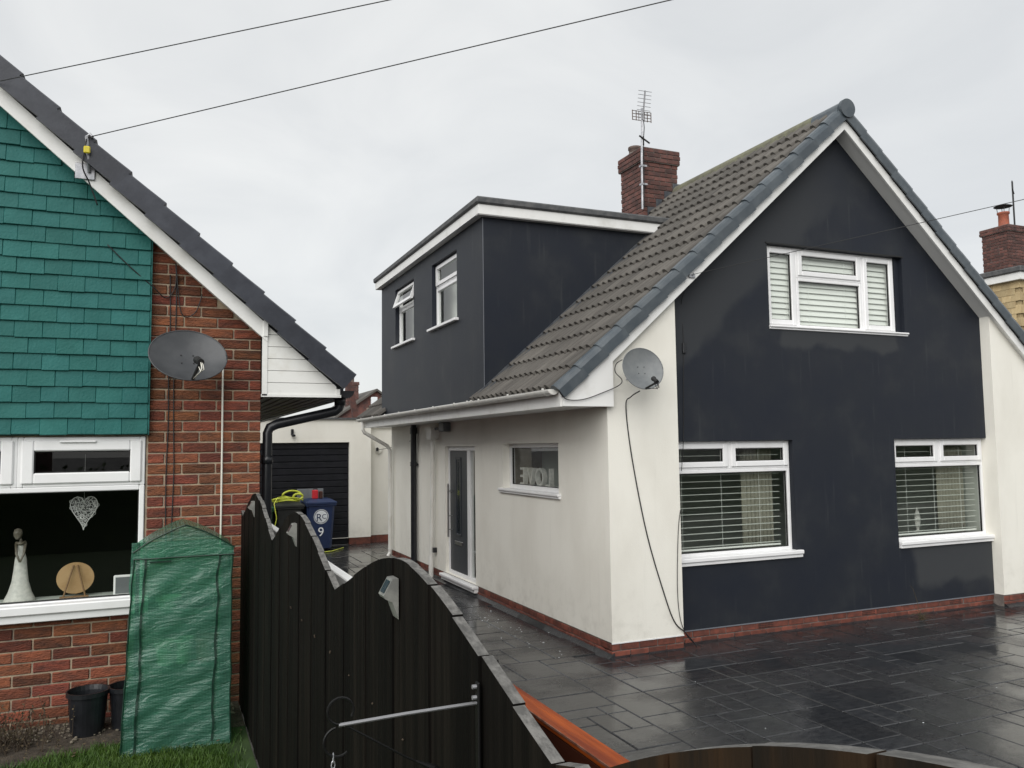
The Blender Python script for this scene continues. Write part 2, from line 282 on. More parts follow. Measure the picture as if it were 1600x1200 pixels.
# ------------------------------------------------------------------ mesh helpers (z relative to the eye; E is added on build)
ORG = {}
class MB:
    def __init__(s): s.v = []; s.f = []; s.mi = []
    def add(s, vs, fs, mi=0):
        k = len(s.v); s.v += [tuple(p) for p in vs]
        for f in fs: s.f.append([i+k for i in f]); s.mi.append(mi)
        return s
    def box(s, x0, x1, y0, y1, z0, z1, mi=0):
        if x0 > x1: x0, x1 = x1, x0
        if y0 > y1: y0, y1 = y1, y0
        if z0 > z1: z0, z1 = z1, z0
        return s.add([(x0,y0,z0),(x1,y0,z0),(x1,y1,z0),(x0,y1,z0),(x0,y0,z1),(x1,y0,z1),(x1,y1,z1),(x0,y1,z1)],
              [(0,3,2,1),(4,5,6,7),(0,1,5,4),(1,2,6,5),(2,3,7,6),(3,0,4,7)], mi)
    def cbox(s, x0, x1, y0, y1, z0, z1, c=.006, mi=0):
        if x0 > x1: x0, x1 = x1, x0
        if y0 > y1: y0, y1 = y1, y0
        if z0 > z1: z0, z1 = z1, z0
        c = min(c, (x1-x0)*.45, (y1-y0)*.45, (z1-z0)*.45)
        lo = (x0, y0, z0); hi = (x1, y1, z1); vs = []; idx = {}
        for sx in (0, 1):
            for sy in (0, 1):
                for sz in (0, 1):
                    sg = (sx, sy, sz)
                    for a in range(3):
                        p = []
                        for b in range(3):
                            base = hi[b] if sg[b] else lo[b]
                            if b != a: base += (-c if sg[b] else c)
                            p.append(base)
                        idx[(sg, a)] = len(vs); vs.append(p)
        fs = []
        for a in range(3):
            o1, o2 = (a+1) % 3, (a+2) % 3
            for sd in (0, 1):
                q = []
                for u, v in ((0,0),(1,0),(1,1),(0,1)):
                    g = [0,0,0]; g[a] = sd; g[o1] = u; g[o2] = v; q.append(idx[(tuple(g), a)])
                fs.append(q if sd else q[::-1])
            for u in (0, 1):
                for v in (0, 1):       # edges parallel to axis a
                    g0 = [0,0,0]; g0[o1] = u; g0[o2] = v; g1 = list(g0); g1[a] = 1
                    q = [idx[(tuple(g0), o1)], idx[(tuple(g1), o1)], idx[(tuple(g1), o2)], idx[(tuple(g0), o2)]]
                    fs.append(q if (u+v) % 2 == 1 else q[::-1])
        for sx in (0, 1):
            for sy in (0, 1):
                for sz in (0, 1):
                    g = (sx, sy, sz); q = [idx[(g, 0)], idx[(g, 1)], idx[(g, 2)]]
                    fs.append(q if (sx+sy+sz) % 2 == 1 else q[::-1])
        return s.add(vs, fs, mi)
    def prism(s, poly, axis, a, b, mi=0):
        """poly: 2D points in the plane normal to axis; extruded from a to b"""
        n = len(poly)
        def mk(p, t):
            return (t, p[0], p[1]) if axis == 'x' else ((p[0], t, p[1]) if axis == 'y' else (p[0], p[1], t))
        return s.add([mk(p, a) for p in poly] + [mk(p, b) for p in poly],
              [list(range(n))[::-1], list(range(n, 2*n))] + [(i, (i+1) % n, (i+1) % n+n, i+n) for i in range(n)], mi)
    def tube(s, pts, r, n=8, mi=0, caps=True):
        P = [Vector(p) for p in pts]; m = len(P); rs = r if isinstance(r, (list, tuple)) else [r]*m
        vs = []; up = None
        for i in range(m):
            t = (P[min(i+1, m-1)] - P[max(i-1, 0)]).normalized()
            if up is None:
                up = t.orthogonal().normalized()
            else:
                up = (up - t*up.dot(t)); up = up.normalized() if up.length > 1e-6 else t.orthogonal().normalized()
            q = t.cross(up)
            for k in range(n):
                a = 2*math.pi*k/n; vs.append(P[i] + rs[i]*(math.cos(a)*up + math.sin(a)*q))
        fs = [(i*n+k, i*n+(k+1) % n, (i+1)*n+(k+1) % n, (i+1)*n+k) for i in range(m-1) for k in range(n)]
        if caps: fs += [list(range(n))[::-1], list(range((m-1)*n, m*n))]
        return s.add(vs, fs, mi)
    def lathe(s, prof, c, n=24, mi=0, sx=1., sy=1.):
        vs = []; m = len(prof)
        for r, z in prof:
            for k in range(n):
                a = 2*math.pi*k/n; vs.append((c[0]+sx*r*math.cos(a), c[1]+sy*r*math.sin(a), c[2]+z))
        fs = [(i*n+k, i*n+(k+1) % n, (i+1)*n+(k+1) % n, (i+1)*n+k) for i in range(m-1) for k in range(n)]
        return s.add(vs, fs, mi)
    def quad(s, a, b, c, d, mi=0): return s.add([a, b, c, d], [(0, 1, 2, 3)], mi)
    def build(s, name, mats, parent=None, smooth=False, label=None, cat=None, group=None, kind=None, org=None):
        if isinstance(mats, str): mats = [mats]
        me = bpy.data.meshes.new(name)
        vs = [(x, y, z+E) for x, y, z in s.v]
        base = Vector((0, 0, 0))
        if parent is None and kind is None:
            xs = [v[0] for v in vs]; ys = [v[1] for v in vs]; zs = [v[2] for v in vs]
            base = Vector(((min(xs)+max(xs))/2, (min(ys)+max(ys))/2, min(zs)))
            vs = [(x-base.x, y-base.y, z-base.z) for x, y, z in vs]
        me.from_pydata(vs, [], s.f)
        for m in mats: me.materials.append(MATS[m])
        if len(mats) > 1: me.polygons.foreach_set('material_index', s.mi)
        if smooth: me.polygons.foreach_set('use_smooth', [True]*len(s.f))
        me.update()
        return link(name, me, base, parent, label, cat, group, kind)
def link(name, me, base=Vector((0, 0, 0)), parent=None, label=None, cat=None, group=None, kind=None):
    o = bpy.data.objects.new(name, me); C.objects.link(o); o.location = base
    if parent is not None:
        o.parent = parent; o.matrix_parent_inverse = Matrix.Translation(-ORG.get(parent.name, Vector((0, 0, 0))))
    else: ORG[o.name] = Vector(base)
    tag(o, label, cat, group, kind); return o
def tag(o, label=None, cat=None, group=None, kind=None):
    if label: o['label'] = label
    if cat: o['category'] = cat
    if group: o['group'] = group
    if kind: o['kind'] = kind
def thing(name, label, cat, loc, group=None):
    o = bpy.data.objects.new(name, None); C.objects.link(o); o.empty_display_size = .2
    o.location = (loc[0], loc[1], loc[2]+E); ORG[o.name] = Vector(o.location); tag(o, label, cat, group); return o
def piece(name, me, loc, parent, rot=None):
    """a repeated piece that shares its mesh"""
    o = bpy.data.objects.new(name, me); C.objects.link(o)
    o.parent = parent; o.matrix_parent_inverse = Matrix.Translation(-ORG.get(parent.name, Vector((0, 0, 0))))
    T = Matrix.Translation(Vector((loc[0], loc[1], loc[2]+E)))
    o.matrix_basis = T @ rot.to_4x4() if rot is not None else T
    return o
def rawmesh(name, mb, mats, smooth=False):
    if isinstance(mats, str): mats = [mats]
    me = bpy.data.meshes.new(name); me.from_pydata(mb.v, [], mb.f)
    for m in mats: me.materials.append(MATS[m])
    if len(mats) > 1: me.polygons.foreach_set('material_index', mb.mi)
    if smooth: me.polygons.foreach_set('use_smooth', [True]*len(mb.f))
    me.update(); return me
def clip_poly(poly, planes):
    for a, b, c in planes:
        out = []
        for i in range(len(poly)):
            p, q = poly[i], poly[(i+1) % len(poly)]
            dp, dq = a*p[0]+b*p[1]-c, a*q[0]+b*q[1]-c
            if dp <= 1e-9: out.append(p)
            if (dp < -1e-9 and dq > 1e-9) or (dp > 1e-9 and dq < -1e-9):
                t = dp/(dp-dq); out.append((p[0]+t*(q[0]-p[0]), p[1]+t*(q[1]-p[1])))
        poly = out
        if len(poly) < 3: return []
    return poly
def FRONT(Yp): return lambda u, d, z: (u, Yp+d, z)       # wall facing -Y
def SIDE(Xp): return lambda u, d, z: (Xp+d, u, z)        # wall facing -X
def wall(mb, fn, ua, ub, va, vb, holes=(), planes=(), depth=.1, extra_u=()):
    us = sorted(set([ua, ub] + [h[0] for h in holes] + [h[1] for h in holes] + list(extra_u)))
    vs = sorted(set([va, vb] + [h[2] for h in holes] + [h[3] for h in holes]))
    for i in range(len(us)-1):
        for j in range(len(vs)-1):
            cu, cv = (us[i]+us[i+1])/2, (vs[j]+vs[j+1])/2
            if any(h[0] < cu < h[1] and h[2] < cv < h[3] for h in holes): continue
            p = clip_poly([(us[i], vs[j]), (us[i+1], vs[j]), (us[i+1], vs[j+1]), (us[i], vs[j+1])], planes)
            if p: mb.add([fn(u, 0, v) for u, v in p], [list(range(len(p)))])
    for a, b, c, d in holes:
        for p, q in (((a,c),(b,c)),((b,c),(b,d)),((b,d),(a,d)),((a,d),(a,c))):
            mb.add([fn(p[0],0,p[1]), fn(q[0],0,q[1]), fn(q[0],depth,q[1]), fn(p[0],depth,p[1])], [(0,1,2,3)])
    return mb
def fbox(mb, fn, u0, u1, d0, d1, z0, z1, c=.005, mi=0):
    a = fn(u0, d0, z0); b = fn(u1, d1, z1); return mb.cbox(a[0], b[0], a[1], b[1], a[2], b[2], c, mi)
def ring(mb, fn, u0, u1, z0, z1, wd, d0, d1, c=.005, mi=0):
    fbox(mb, fn, u0, u0+wd, d0, d1, z0, z1, c, mi); fbox(mb, fn, u1-wd, u1, d0, d1, z0, z1, c, mi)
    fbox(mb, fn, u0+wd, u1-wd, d0+.0005, d1, z0, z0+wd, c, mi); fbox(mb, fn, u0+wd, u1-wd, d0+.0005, d1, z1-wd, z1, c, mi)
def window(house, fn, cells, d0=.07, fr=.038, sash=.052, sill=None, name='window', glass='glass', fmat='upvc', tilt=None):
    """cells: (u0,u1,z0,z1,is_sash). frame is the part; casements, panes and sill are its sub-parts"""
    mb = MB()
    for u0, u1, z0, z1, s in cells: ring(mb, fn, u0, u1, z0, z1, fr, d0, d0+.065)
    wn = mb.build(name, fmat, house)
    for u0, u1, z0, z1, s in cells:
        a, b, c, d = u0+fr, u1-fr, z0+fr, z1-fr; dd = d0+.02
        if s:
            m = MB(); ring(m, fn, a-.012, b+.012, c-.012, d+.012, sash+.012, d0-.016, d0+.05, .008)
            m.build('casement', fmat, wn); a += sash; b -= sash; c += sash; d -= sash; dd = d0+.0
        m = MB(); ring(m, fn, a-.002, b+.002, c-.002, d+.002, .009, dd+.004, dd+.03, .001); m.build('gasket', 'rubber', wn)
        m = MB(); p = [fn(a+.003, dd+.014, c+.003), fn(b-.003, dd+.014, c+.003), fn(b-.003, dd+.014, d-.003), fn(a+.003, dd+.014, d-.003)]
        m.quad(*p); m.build('pane', glass, wn)
    if sill:
        u0, u1, zt, hgt, out = sill
        m = MB(); fbox(m, fn, u0, u1, -out, d0+.03, zt-hgt*.55, zt, .008); fbox(m, fn, u0+.004, u1-.004, -out+.02, d0+.02, zt-hgt, zt-hgt*.55+.002, .004)
        m.build('sill', fmat, wn)
    return wn
def brick_mesh(l, h, d, name='brick', m='brick', c=.005):
    mb = MB(); mb.cbox(0, l, 0, d, 0, h, c); return rawmesh(name, mb, m)
BM = {}
def bricks(parent, fn_rot, x0, x1, y, z0, z1, m='brick', cond=None, off=0, L_=.225, H_=.075, j=.010, dep=.06, jit=.003):
    """stretcher bond on a wall facing -Y (fn_rot None) or facing -X (fn_rot 'side', x runs along world Y)"""
    rows = int(round((z1-z0)/H_)); n = 0
    for r in range(rows):
        zz = z0 + r*H_; x = x0 - (L_*.5 if (r+off) % 2 else 0)
        while x < x1-1e-6:
            a, b = max(x, x0), min(x+L_-j, x1)
            x += L_
            if b-a < .03: continue
            if cond and not cond((a+b)/2, zz+H_/2, a, b): continue
            key = (round(b-a, 3), m, dep)
            if key not in BM: BM[key] = brick_mesh(b-a, H_-j, dep, 'brick', m)
            p = U(-jit, jit)
            if fn_rot is None: piece('brick', BM[key], (a, y+p, zz), parent)
            else: piece('brick', BM[key], (y+p, b, zz), parent, Matrix.Rotation(-math.pi/2, 3, 'Z'))
            n += 1
    return n
def text_mesh(txt, size, ext, m, name):
    cu = bpy.data.curves.new(name, 'FONT'); cu.body = txt; cu.size = size; cu.extrude = ext; cu.align_x = 'CENTER'; cu.resolution_u = 4
    ob = bpy.data.objects.new(name, cu); C.objects.link(ob)
    dg = bpy.context.evaluated_depsgraph_get(); me = bpy.data.meshes.new_from_object(ob.evaluated_get(dg))
    bpy.data.objects.remove(ob); bpy.data.curves.remove(cu); me.materials.clear(); me.materials.append(MATS[m]); me.name = name; return me

# ================================================================== SETTING: ground
X0, Y0, YB = 4.334, 7.522, 16.3          # side wall plane, front pier plane, rear of the white house
YD = 7.662                               # recessed charcoal wall
AX, TZ, SL = 7.77, 4.02, .885            # ridge X, roof underside line at ridge, slope
XR = 2*AX - X0
G = -2.2                                 # driveway level
GL = -1.80                               # left garden level
MB().quad((-300, -300, G-.03), (300, -300, G-.03), (300, 300, G-.03), (-300, 300, G-.03)).build('ground', 'asphalt', kind='structure')
MB().box(-20, .545, -4, 30, G-.02, GL-.03).build('garden_ground', 'soil', kind='structure')
MB().box(.545, .66, -4, 6.28, G-.02, GL-.02).build('retaining_edge', 'concrete', kind='structure')
drive = MB().box(.66, 16.5, -3, 20.5, G-.028, G-.012).build('driveway', 'drive', kind='structure')
# imprinted slabs, random ashlar pattern
def slabs():
    cs = .195; nx, ny = int((15.5-.68)/cs), int((19.0+1)/cs)
    occ = [[False]*ny for _ in range(nx)]; sizes = [(2,3),(3,2),(2,2),(3,3),(2,1),(1,2),(4,2),(2,4),(1,1)]; wts = [5,5,5,3,2,2,3,3,1]
    out = []
    rs = random.Random(5)
    for jx in range(ny):
        for ix in range(nx):
            if occ[ix][jx]: continue
            x, y = .68+ix*cs, -1+jx*cs
            order = []
            pool = list(zip(sizes, wts))
            while pool:
                t = rs.choices(range(len(pool)), [p[1] for p in pool])[0]; order.append(pool.pop(t)[0])
            for a, b in order:
                if ix+a > nx or jx+b > ny: continue
                if any(occ[ix+i][jx+k] for i in range(a) for k in range(b)): continue
                for i in range(a):
                    for k in range(b): occ[ix+i][jx+k] = True
                out.append((x, y, a*cs, b*cs)); break
    res = []
    for x, y, a, b in out:
        if x+a/2 > X0+.05 and y+b/2 > YD+.02 and x+a/2 < XR+.0 and y < YB: continue     # under the house
        if x < XR and x+a > X0+.02 and y+b > Y0: b = max(.05, Y0+.1-y) if y < Y0 else b
        res.append((x, y, a, b))
    vis = []
    for q in res:
        c = Vector((q[0]+q[2]/2, q[1]+q[3]/2, G)); z = c.dot(fw)
        if z < .3: vis.append((0, q)); continue
        px, py = c.dot(rr)/z*FPX, -c.dot(uu)/z*FPX
        ok = abs(px) < 860 and py < 640 and py > 0
        hid = c.x < .72 + .0 or (X0-.1 < c.x and c.y > Y0+.3)
        vis.append((q[2]*q[3]/z**3*2.2 if ok and not hid else 0, q))
    vis.sort(key=lambda t: -t[0])
    cache = {}; rest = MB()
    for k, (wgt, (x, y, a, b)) in enumerate(vis):
        g = .005
        if k < 300:
            key = (round(a, 3), round(b, 3))
            if key not in cache:
                m = MB(); m.cbox(-a/2+g, a/2-g, -b/2+g, b/2-g, -.03, 0, .006); cache[key] = rawmesh('paving_slab', m, 'drive')
            rot = Matrix.Rotation(U(-.0022, .0022), 3, 'X') @ Matrix.Rotation(U(-.0022, .0022), 3, 'Y')
            piece('paving_slab', cache[key], (x+a/2, y+b/2, G+U(-.0015, .0015)), drive, rot)
        else:
            rest.cbox(x+g, x+a-g, y+g, y+b-g, G-.03, G+U(-.002, .002), .006)
    rest.build('far_paving_slabs', 'drive', drive, kind='stuff')
slabs()
MB().box(-60, 60, -5.2, -3.2, G-.05, G-.005).build('pavement', 'concrete', kind='structure')
MB().box(-60, 60, -3.2, -3.05, G-.05, G+.1).build('kerb', 'concrete', kind='structure')

# ================================================================== MAIN HOUSE (white and charcoal)
H = thing('detached_house', 'white and charcoal rendered house with steep tiled gable roof and side dormer', 'house', (AX, 12, G))
def T(x): return TZ - SL*abs(x-AX)
RP = [(-SL, 1, TZ-.05-SL*AX), (SL, 1, TZ-.05+SL*AX)]
# --- walls
mb = MB(); wall(mb, FRONT(Y0), X0, 5.22, -2.05, 2.0, planes=RP)
mb.quad((5.22, Y0, -2.05), (5.22, YD+.1, -2.05), (5.22, YD+.1, 1.70), (5.22, Y0, 1.70)); mb.quad((X0, Y0, -2.05), (5.22, Y0, -2.05), (5.22, YD, -2.05), (X0, YD, -2.05))
mb.build('wall', 'cream', H)
mb = MB(); wall(mb, FRONT(Y0), 10.30, XR, -2.05, 2.0, planes=RP)
mb.quad((10.30, Y0, -2.05), (10.30, YD+.1, -2.05), (10.30, YD+.1, 1.70), (10.30, Y0, 1.70))
mb.quad((XR, Y0, -2.2), (XR, YB, -2.2), (XR, YB, 1), (XR, Y0, 1)); mb.build('wall', 'cream', H)
SW = (8.70, 10.42, -.585, .03); DR = (11.50, 12.89, -2.07, .005)
mb = MB(); wall(mb, SIDE(X0), Y0, YB, -2.05, .45, holes=[SW, (DR[0], DR[1], -2.05, DR[3])], depth=.16)
mb.build('wall', 'cream', H)
mb = MB(); wall(mb, FRONT(YB), X0, XR, G, 4, planes=RP); mb.build('wall', 'cream', H)
UW = (6.665, 8.885, 1.385, 2.395); GW1 = (5.10, 6.945, -1.345, .028); GW2 = (8.60, 10.315, -1.36, .028)
mb = MB(); wall(mb, FRONT(YD), 5.0, 10.32, -2.05, 4.0, holes=[UW, GW1, GW2], planes=RP, depth=.14, extra_u=(AX,))
mb.build('wall', 'render_dark', H, label='charcoal rendered gable wall, rain-streaked')
MB().box(5.225, 10.295, YD-.004, YD+.0, -2.062, -2.049).build('render_bead', 'trim_line', H)
MB().box(X0-.004, 5.224, Y0-.004, Y0+.005, -2.062, -2.049).build('render_bead', 'upvc', H)
# --- brick plinth
pl = MB(); pl.box(X0+.012, 5.22, Y0+.012, YD+.1, G-.1, -2.051); pl.box(5.21, 10.31, YD+.012, YD+.1, G-.1, -2.051)
pl.box(10.292, XR, Y0+.012, YD+.1, G-.1, -2.051); pl.box(X0+.012, X0+.1, Y0+.05, YB, G-.1, -2.051)
pl = pl.build('plinth', 'mortar_dark', H)
for z in (-2.2, -2.125):
    pass
bricks(pl, None, X0, 5.22, Y0, -2.205, -2.055, 'brick_plinth', off=0, dep=.05)
AIR = [(6.35, 6.57), (7.93, 8.15), (9.45, 9.67)]
bricks(pl, None, 5.22, 10.29, YD+.002, -2.205, -2.055, 'brick_plinth', off=1, dep=.05, cond=lambda c, z, a, b: not (z > -2.13 and any(p-.03 < c < q+.03 for p, q in AIR)))
bricks(pl, None, 10.30, XR, Y0, -2.205, -2.055, 'brick_plinth', off=0, dep=.05)
bricks(pl, 'side', Y0+.055, YB, X0, -2.205, -2.055, 'brick_plinth', off=1, dep=.05, cond=lambda c, z, a, b: not (DR[0]-.02 < c < DR[1]+.02 and z > -2.13))
for p, q in AIR:
    m = MB(); m.cbox(p-.02, q+.02, YD+.0, YD+.05, -2.128, -2.06, .003)
    for i in range(10):
        for k in range(3): m.box(p-.005+i*.022, p+.008+i*.022, YD-.0025, YD+.004, -2.120+k*.020, -2.109+k*.020, 1)
    m.build('air_brick', ['brick_plinth', 'rubber'], pl)
m = MB(); m.prism([(X0-.07, G-.01), (X0+.02, G-.01), (X0+.02, G+.05)], 'y', Y0-.02, YB); m.prism([(Y0-.05, G-.01), (Y0+.02, G-.01), (Y0+.02, G+.022)], 'x', X0-.02, 5.22); m.prism([(YD-.07, G-.01), (YD+.02, G-.01), (YD+.02, G+.025)], 'x', 5.22, 10.3); m.prism([(Y0-.08, G-.01), (Y0+.02, G-.01), (Y0+.02, G+.045)], 'x', 10.3, XR)
m.build('mortar_fillet', 'drive', H)
# --- windows of the charcoal wall
f = FRONT(YD)
window(H, f, [(6.665, 7.165, 1.40, 2.395, True), (7.165, 8.24, 2.025, 2.395, True), (7.165, 8.24, 1.40, 2.025, False), (8.24, 8.80, 1.40, 2.395, True)],
       sill=(6.655, 8.93, 1.402, .045, .035))
window(H, f, [(5.12, 6.06, -.30, .028, True), (6.06, 6.945, -.30, .028, True), (5.12, 6.945, -1.27, -.30, False)], sill=(5.1, 7.02, -1.268, .085, .05))
window(H, f, [(8.60, 9.46, -.30, .028, True), (9.46, 10.298, -.30, .028, True), (8.60, 10.298, -1.27, -.30, False)], sill=(8.61, 10.36, -1.268, .085, .05))
MB().box(6.64, 8.90, YD-.012, YD+.1, 2.396, 2.412).build('lintel_trim', 'rubber', H)
MB().box(8.805, 8.884, YD+.06, YD+.13, 1.39, 2.394).build('window_infill', 'render_dark', H)
# --- side window and front door
window(H, SIDE(X0), [(8.70, 10.42, -.575, .03, False)], d0=.10, fr=.055, sill=(8.64, 10.50, -.572, .06, .05))
fd = SIDE(X0)
m = MB(); ring(m, fd, DR[0], DR[1], -2.06, DR[3], .07, .05, .12); fbox(m, fd, 11.86, 11.98, .048, .12, -1.99, DR[3]-.07)
fr = m.build('door_frame', 'upvc', H)
m = MB(); fbox(m, fd, 11.43, 13.0, -.085, .06, -2.105, -2.06, .008); fbox(m, fd, 11.44, 12.99, -.05, .05, -2.16, -2.104, .005); m.build('door_sill', 'upvc', fr)
m = MB(); fbox(m, fd, 11.985, 12.815, .06, .105, -1.985, DR[3]-.075, .004); dl = m.build('door', 'door_grey', H)
m = MB(); ring(m, fd, 12.27, 12.53, -1.42, -.17, .035, .048, .064, .008); m.build('glazing_trim', 'door_grey', dl)
m = MB(); m.quad(*[fd(u, .056, z) for u, z in ((12.30, -1.39), (12.50, -1.39), (12.50, -.2), (12.30, -.2))]); m.build('pane', 'solar', dl)
m = MB(); m.quad(*[fd(u, .0555, z) for u, z in ((12.36, -1.34), (12.44, -1.34), (12.44, -.25), (12.36, -.25))]); m.build('pane', 'glass', dl)
m = MB(); fbox(m, fd, 12.22, 12.58, .045, .06, -1.56, -1.50, .004); m.build('letter_plate', 'steel', dl)
m = MB(); m.tube([fd(12.72, -.01, -1.46), fd(12.72, -.01, -.60)], .016, 8)
for z in (-.72, -1.12, -1.34): m.tube([fd(12.72, -.01, z), fd(12.72, .06, z)], .009, 6)
m.build('handle', 'steel', dl)
m = MB(); m.quad(*[fd(u, .075, z) for u, z in ((11.57, -1.99), (11.86, -1.99), (11.86, DR[3]-.07), (11.57, DR[3]-.07))]); m.build('side_light_pane', 'glass', fr)
# --- eaves: soffit, fascia, gutter
m = MB(); m.box(3.775, X0, Y0-.03, YB+.1, .405, .42); m.build('soffit_board', 'soffit', H)
m = MB(); m.cbox(3.755, 3.778, Y0-.05, YB+.12, .395, .60, .003); m.build('fascia_board', 'white_paint', H)
def half_gutter(m, x, z, y0, y1, r=.058, n=10):
    pr = []
    for k in range(n+1):
        a = math.pi + math.pi*k/n; pr.append((x+r*math.cos(a), z+r*math.sin(a)))
    inn = [(x+(r-.005)*math.cos(math.pi+math.pi*k/n), z+(r-.005)*math.sin(math.pi+math.pi*k/n)) for k in range(n, -1, -1)]
    m.prism(pr+inn, 'y', y0, y1)
m = MB(); half_gutter(m, 3.69, .575, 7.50, YB+.1); m.prism([(3.695+.057*math.cos(math.pi+math.pi*k/10), .575+.057*math.sin(math.pi+math.pi*k/10)) for k in range(11)], 'y', 7.495, 7.502)
gut = m.build('gutter', 'white_pipe', H, smooth=False)
for y in [7.62 + .93*i for i in range(10)] + [9.75, 9.9]:
    m = MB(); m.prism([(3.695+.064*math.cos(math.pi+math.pi*k/10), .575+.064*math.sin(math.pi+math.pi*k/10)) for k in range(11)] + [(3.695+.0585*math.cos(math.pi+math.pi*k/10), .575+.0585*math.sin(math.pi+math.pi*k/10)) for k in range(10, -1, -1)], 'y', y, y+.035)
    m.box(3.63, 3.64, y, y+.035, .57, .592); m.box(3.75, 3.765, y, y+.035, .55, .60); m.build('gutter_bracket', 'white_pipe', gut)
# --- roof
m = MB(); m.prism([(3.79, T(3.79)), (AX, TZ), (2*AX-3.79, T(3.79)), (2*AX-3.79, T(3.79)+.06), (AX, TZ+.06), (3.79, T(3.79)+.06)], 'y', 7.475, YB+.12)
roof = m.build('roof', 'felt', H)
def barge(sgn):
    P = [(3.775, .40), (4.37, .40), (4.37, T(4.37)-.134), (AX, TZ-.134), (AX, TZ-.001), (3.775, T(3.775)-.001)]
    if sgn < 0: P = [(2*AX-x, z) for x, z in P][::-1]
    mb = MB(); mb.prism(P, 'y', 7.445, 7.474); return mb
for sgn in (1, -1): barge(sgn).build('bargeboard', 'white_paint', H)
m = MB()
for sg in (1, -1):
    P = [(4.37, T(4.37)-.11), (AX, TZ-.11), (AX, TZ-.09), (4.37, T(4.37)-.09)]
    P = P if sg > 0 else [(2*AX-x, z) for x, z in P][::-1]
    m.prism(P, 'y', 7.474, YD)
m.build('verge_soffit', 'soffit', H)
MB().box(3.776, X0, 7.474, Y0, .405, .43).build('box_end_soffit', 'soffit', H)
TH = math.atan(SL); CT, ST = math.cos(TH), math.sin(TH)
nvec = Vector((-ST, 0, CT))                                  # outward normal of the left slope
def on_slope(s, n, y):                                       # s measured up the slope from the eave
    return Vector((3.775 + s*CT, y, TZ - SL*(AX-3.775) + s*ST)) + n*nvec
GAU = .3335; NC = 16
ROTL = Matrix(((-CT, 0, -ST), (0, -1, 0), (-ST, 0, CT)))     # local x = down slope, local z = outward
ROTR = Matrix(((CT, 0, ST), (0, 1, 0), (-ST, 0, CT)))
def tile_mesh(wid=.30, ln=.40, rolls=2, hgt=.052):
    mb = MB(); prof = []
    for r_ in range(rolls):
        for t, z in ((0, 0), (.05, .62), (.14, .93), (.29, 1.), (.44, .93), (.53, .62), (.58, 0)): prof.append((-wid/2 + (r_+t)*wid/rolls, z*hgt))
    prof.append((wid/2, 0)); n = len(prof)-1
    vs = []
    for x, lift, th in ((-ln+.0, 0, 0), (0, .040, 0), (0, .040, .034)):
        vs += [(x, y, z+lift-th) for y, z in prof]
    k = n+1
    fs = [(i, i+k, i+k+1, i+1) for i in range(n)] + [(i+k, i+2*k, i+2*k+1, i+k+1) for i in range(n)]
    mb.add(vs, fs); return mb
tmesh = rawmesh('roof_tile', tile_mesh(), 'tile')
DY0, DY1, DX, DTOP = 9.75, 15.05, 3.815, 2.97
cnt = 0; rest = MB()
for r in range(NC):
    for k in range(30):
        y = 7.66 + .30*k; s = r*GAU; xx = on_slope(s, .1, y).x
        if DY0+.22 < y < DY1-.2 and xx + .3 < 6.30: continue
        p = on_slope(s, .098+U(-.003, .003), y); p.z -= 0
        rot = ROTL @ Matrix.Rotation(U(-.006, .006), 3, 'Z') @ Matrix.Rotation(U(-.006, .006), 3, 'X')
        if cnt < 300: piece('roof_tile', tmesh, p, roof, rot); cnt += 1
        else:
            tm = tile_mesh(); rest.add([tuple(p + rot @ Vector(v)) for v in tm.v], tm.f)
if rest.v: rest.build('far_roof_tiles', 'tile', roof, kind='stuff')
m = MB()                                                     # far slope, not seen from the street side
for r in range(NC):
    for k in range(30):
        a = on_slope(r*GAU, .098, 0); a.x = 2*AX-a.x; b = on_slope(r*GAU+.36, .075, 0); b.x = 2*AX-b.x
        if k == 0: m.quad((a.x, 7.5, a.z), (b.x, 7.5, b.z), (b.x, YB+.1, b.z), (a.x, YB+.1, a.z))
m.build('far_slope_tiles', 'tile', roof, kind='stuff')
def verge_unit(gau, y0, hi=.145):
    """profile (y, n) extruded down the slope; lower end rides over the next unit"""
    mb = MB(); prof = [(y0, -.012), (y0-.004, .09), (y0+.012, hi-.018), (y0+.035, hi), (y0+.085, hi+.006), (y0+.15, hi-.02), (y0+.15, hi-.05), (y0+.02, hi-.05), (y0+.02, -.012)]
    n = len(prof); vs = []
    for x, lift, ex in ((-.02, .012, .0), (0, .016, 0), (-gau*.5, .008, 0), (-gau-.03, -.004, .0)):
        vs += [(x, -0+yy, z+lift) for yy, z in prof]
    order = [1, 0, 2, 3]; vs2 = []
    for o in order: vs2 += vs[o*n:(o+1)*n]
    fs = [list(range(n)), list(range(3*n, 4*n))[::-1]]
    for i in range(3):
        for k in range(n): fs.append((i*n+k, i*n+(k+1) % n, (i+1)*n+(k+1) % n, (i+1)*n+k))
    mb.add(vs2, fs); return mb
def mirror_y(mb):
    o = MB(); o.add([(x, -y, z) for x, y, z in mb.v], [f[::-1] for f in mb.f]); return o
vu = verge_unit(GAU, -.045)
vL = rawmesh('verge_tile', mirror_y(vu), 'verge'); vR = rawmesh('verge_tile', vu, 'verge')
for r in range(NC):
    p = on_slope(r*GAU+.0, 0, 7.445)
    piece('verge_tile', vL, p, roof, ROTL @ Matrix.Rotation(U(-.01, .01), 3, 'Y'))
    q = Vector((2*AX-p.x, p.y, p.z)); piece('verge_tile', vR, q, roof, ROTR @ Matrix.Rotation(U(-.01, .01), 3, 'Y'))
m = MB()
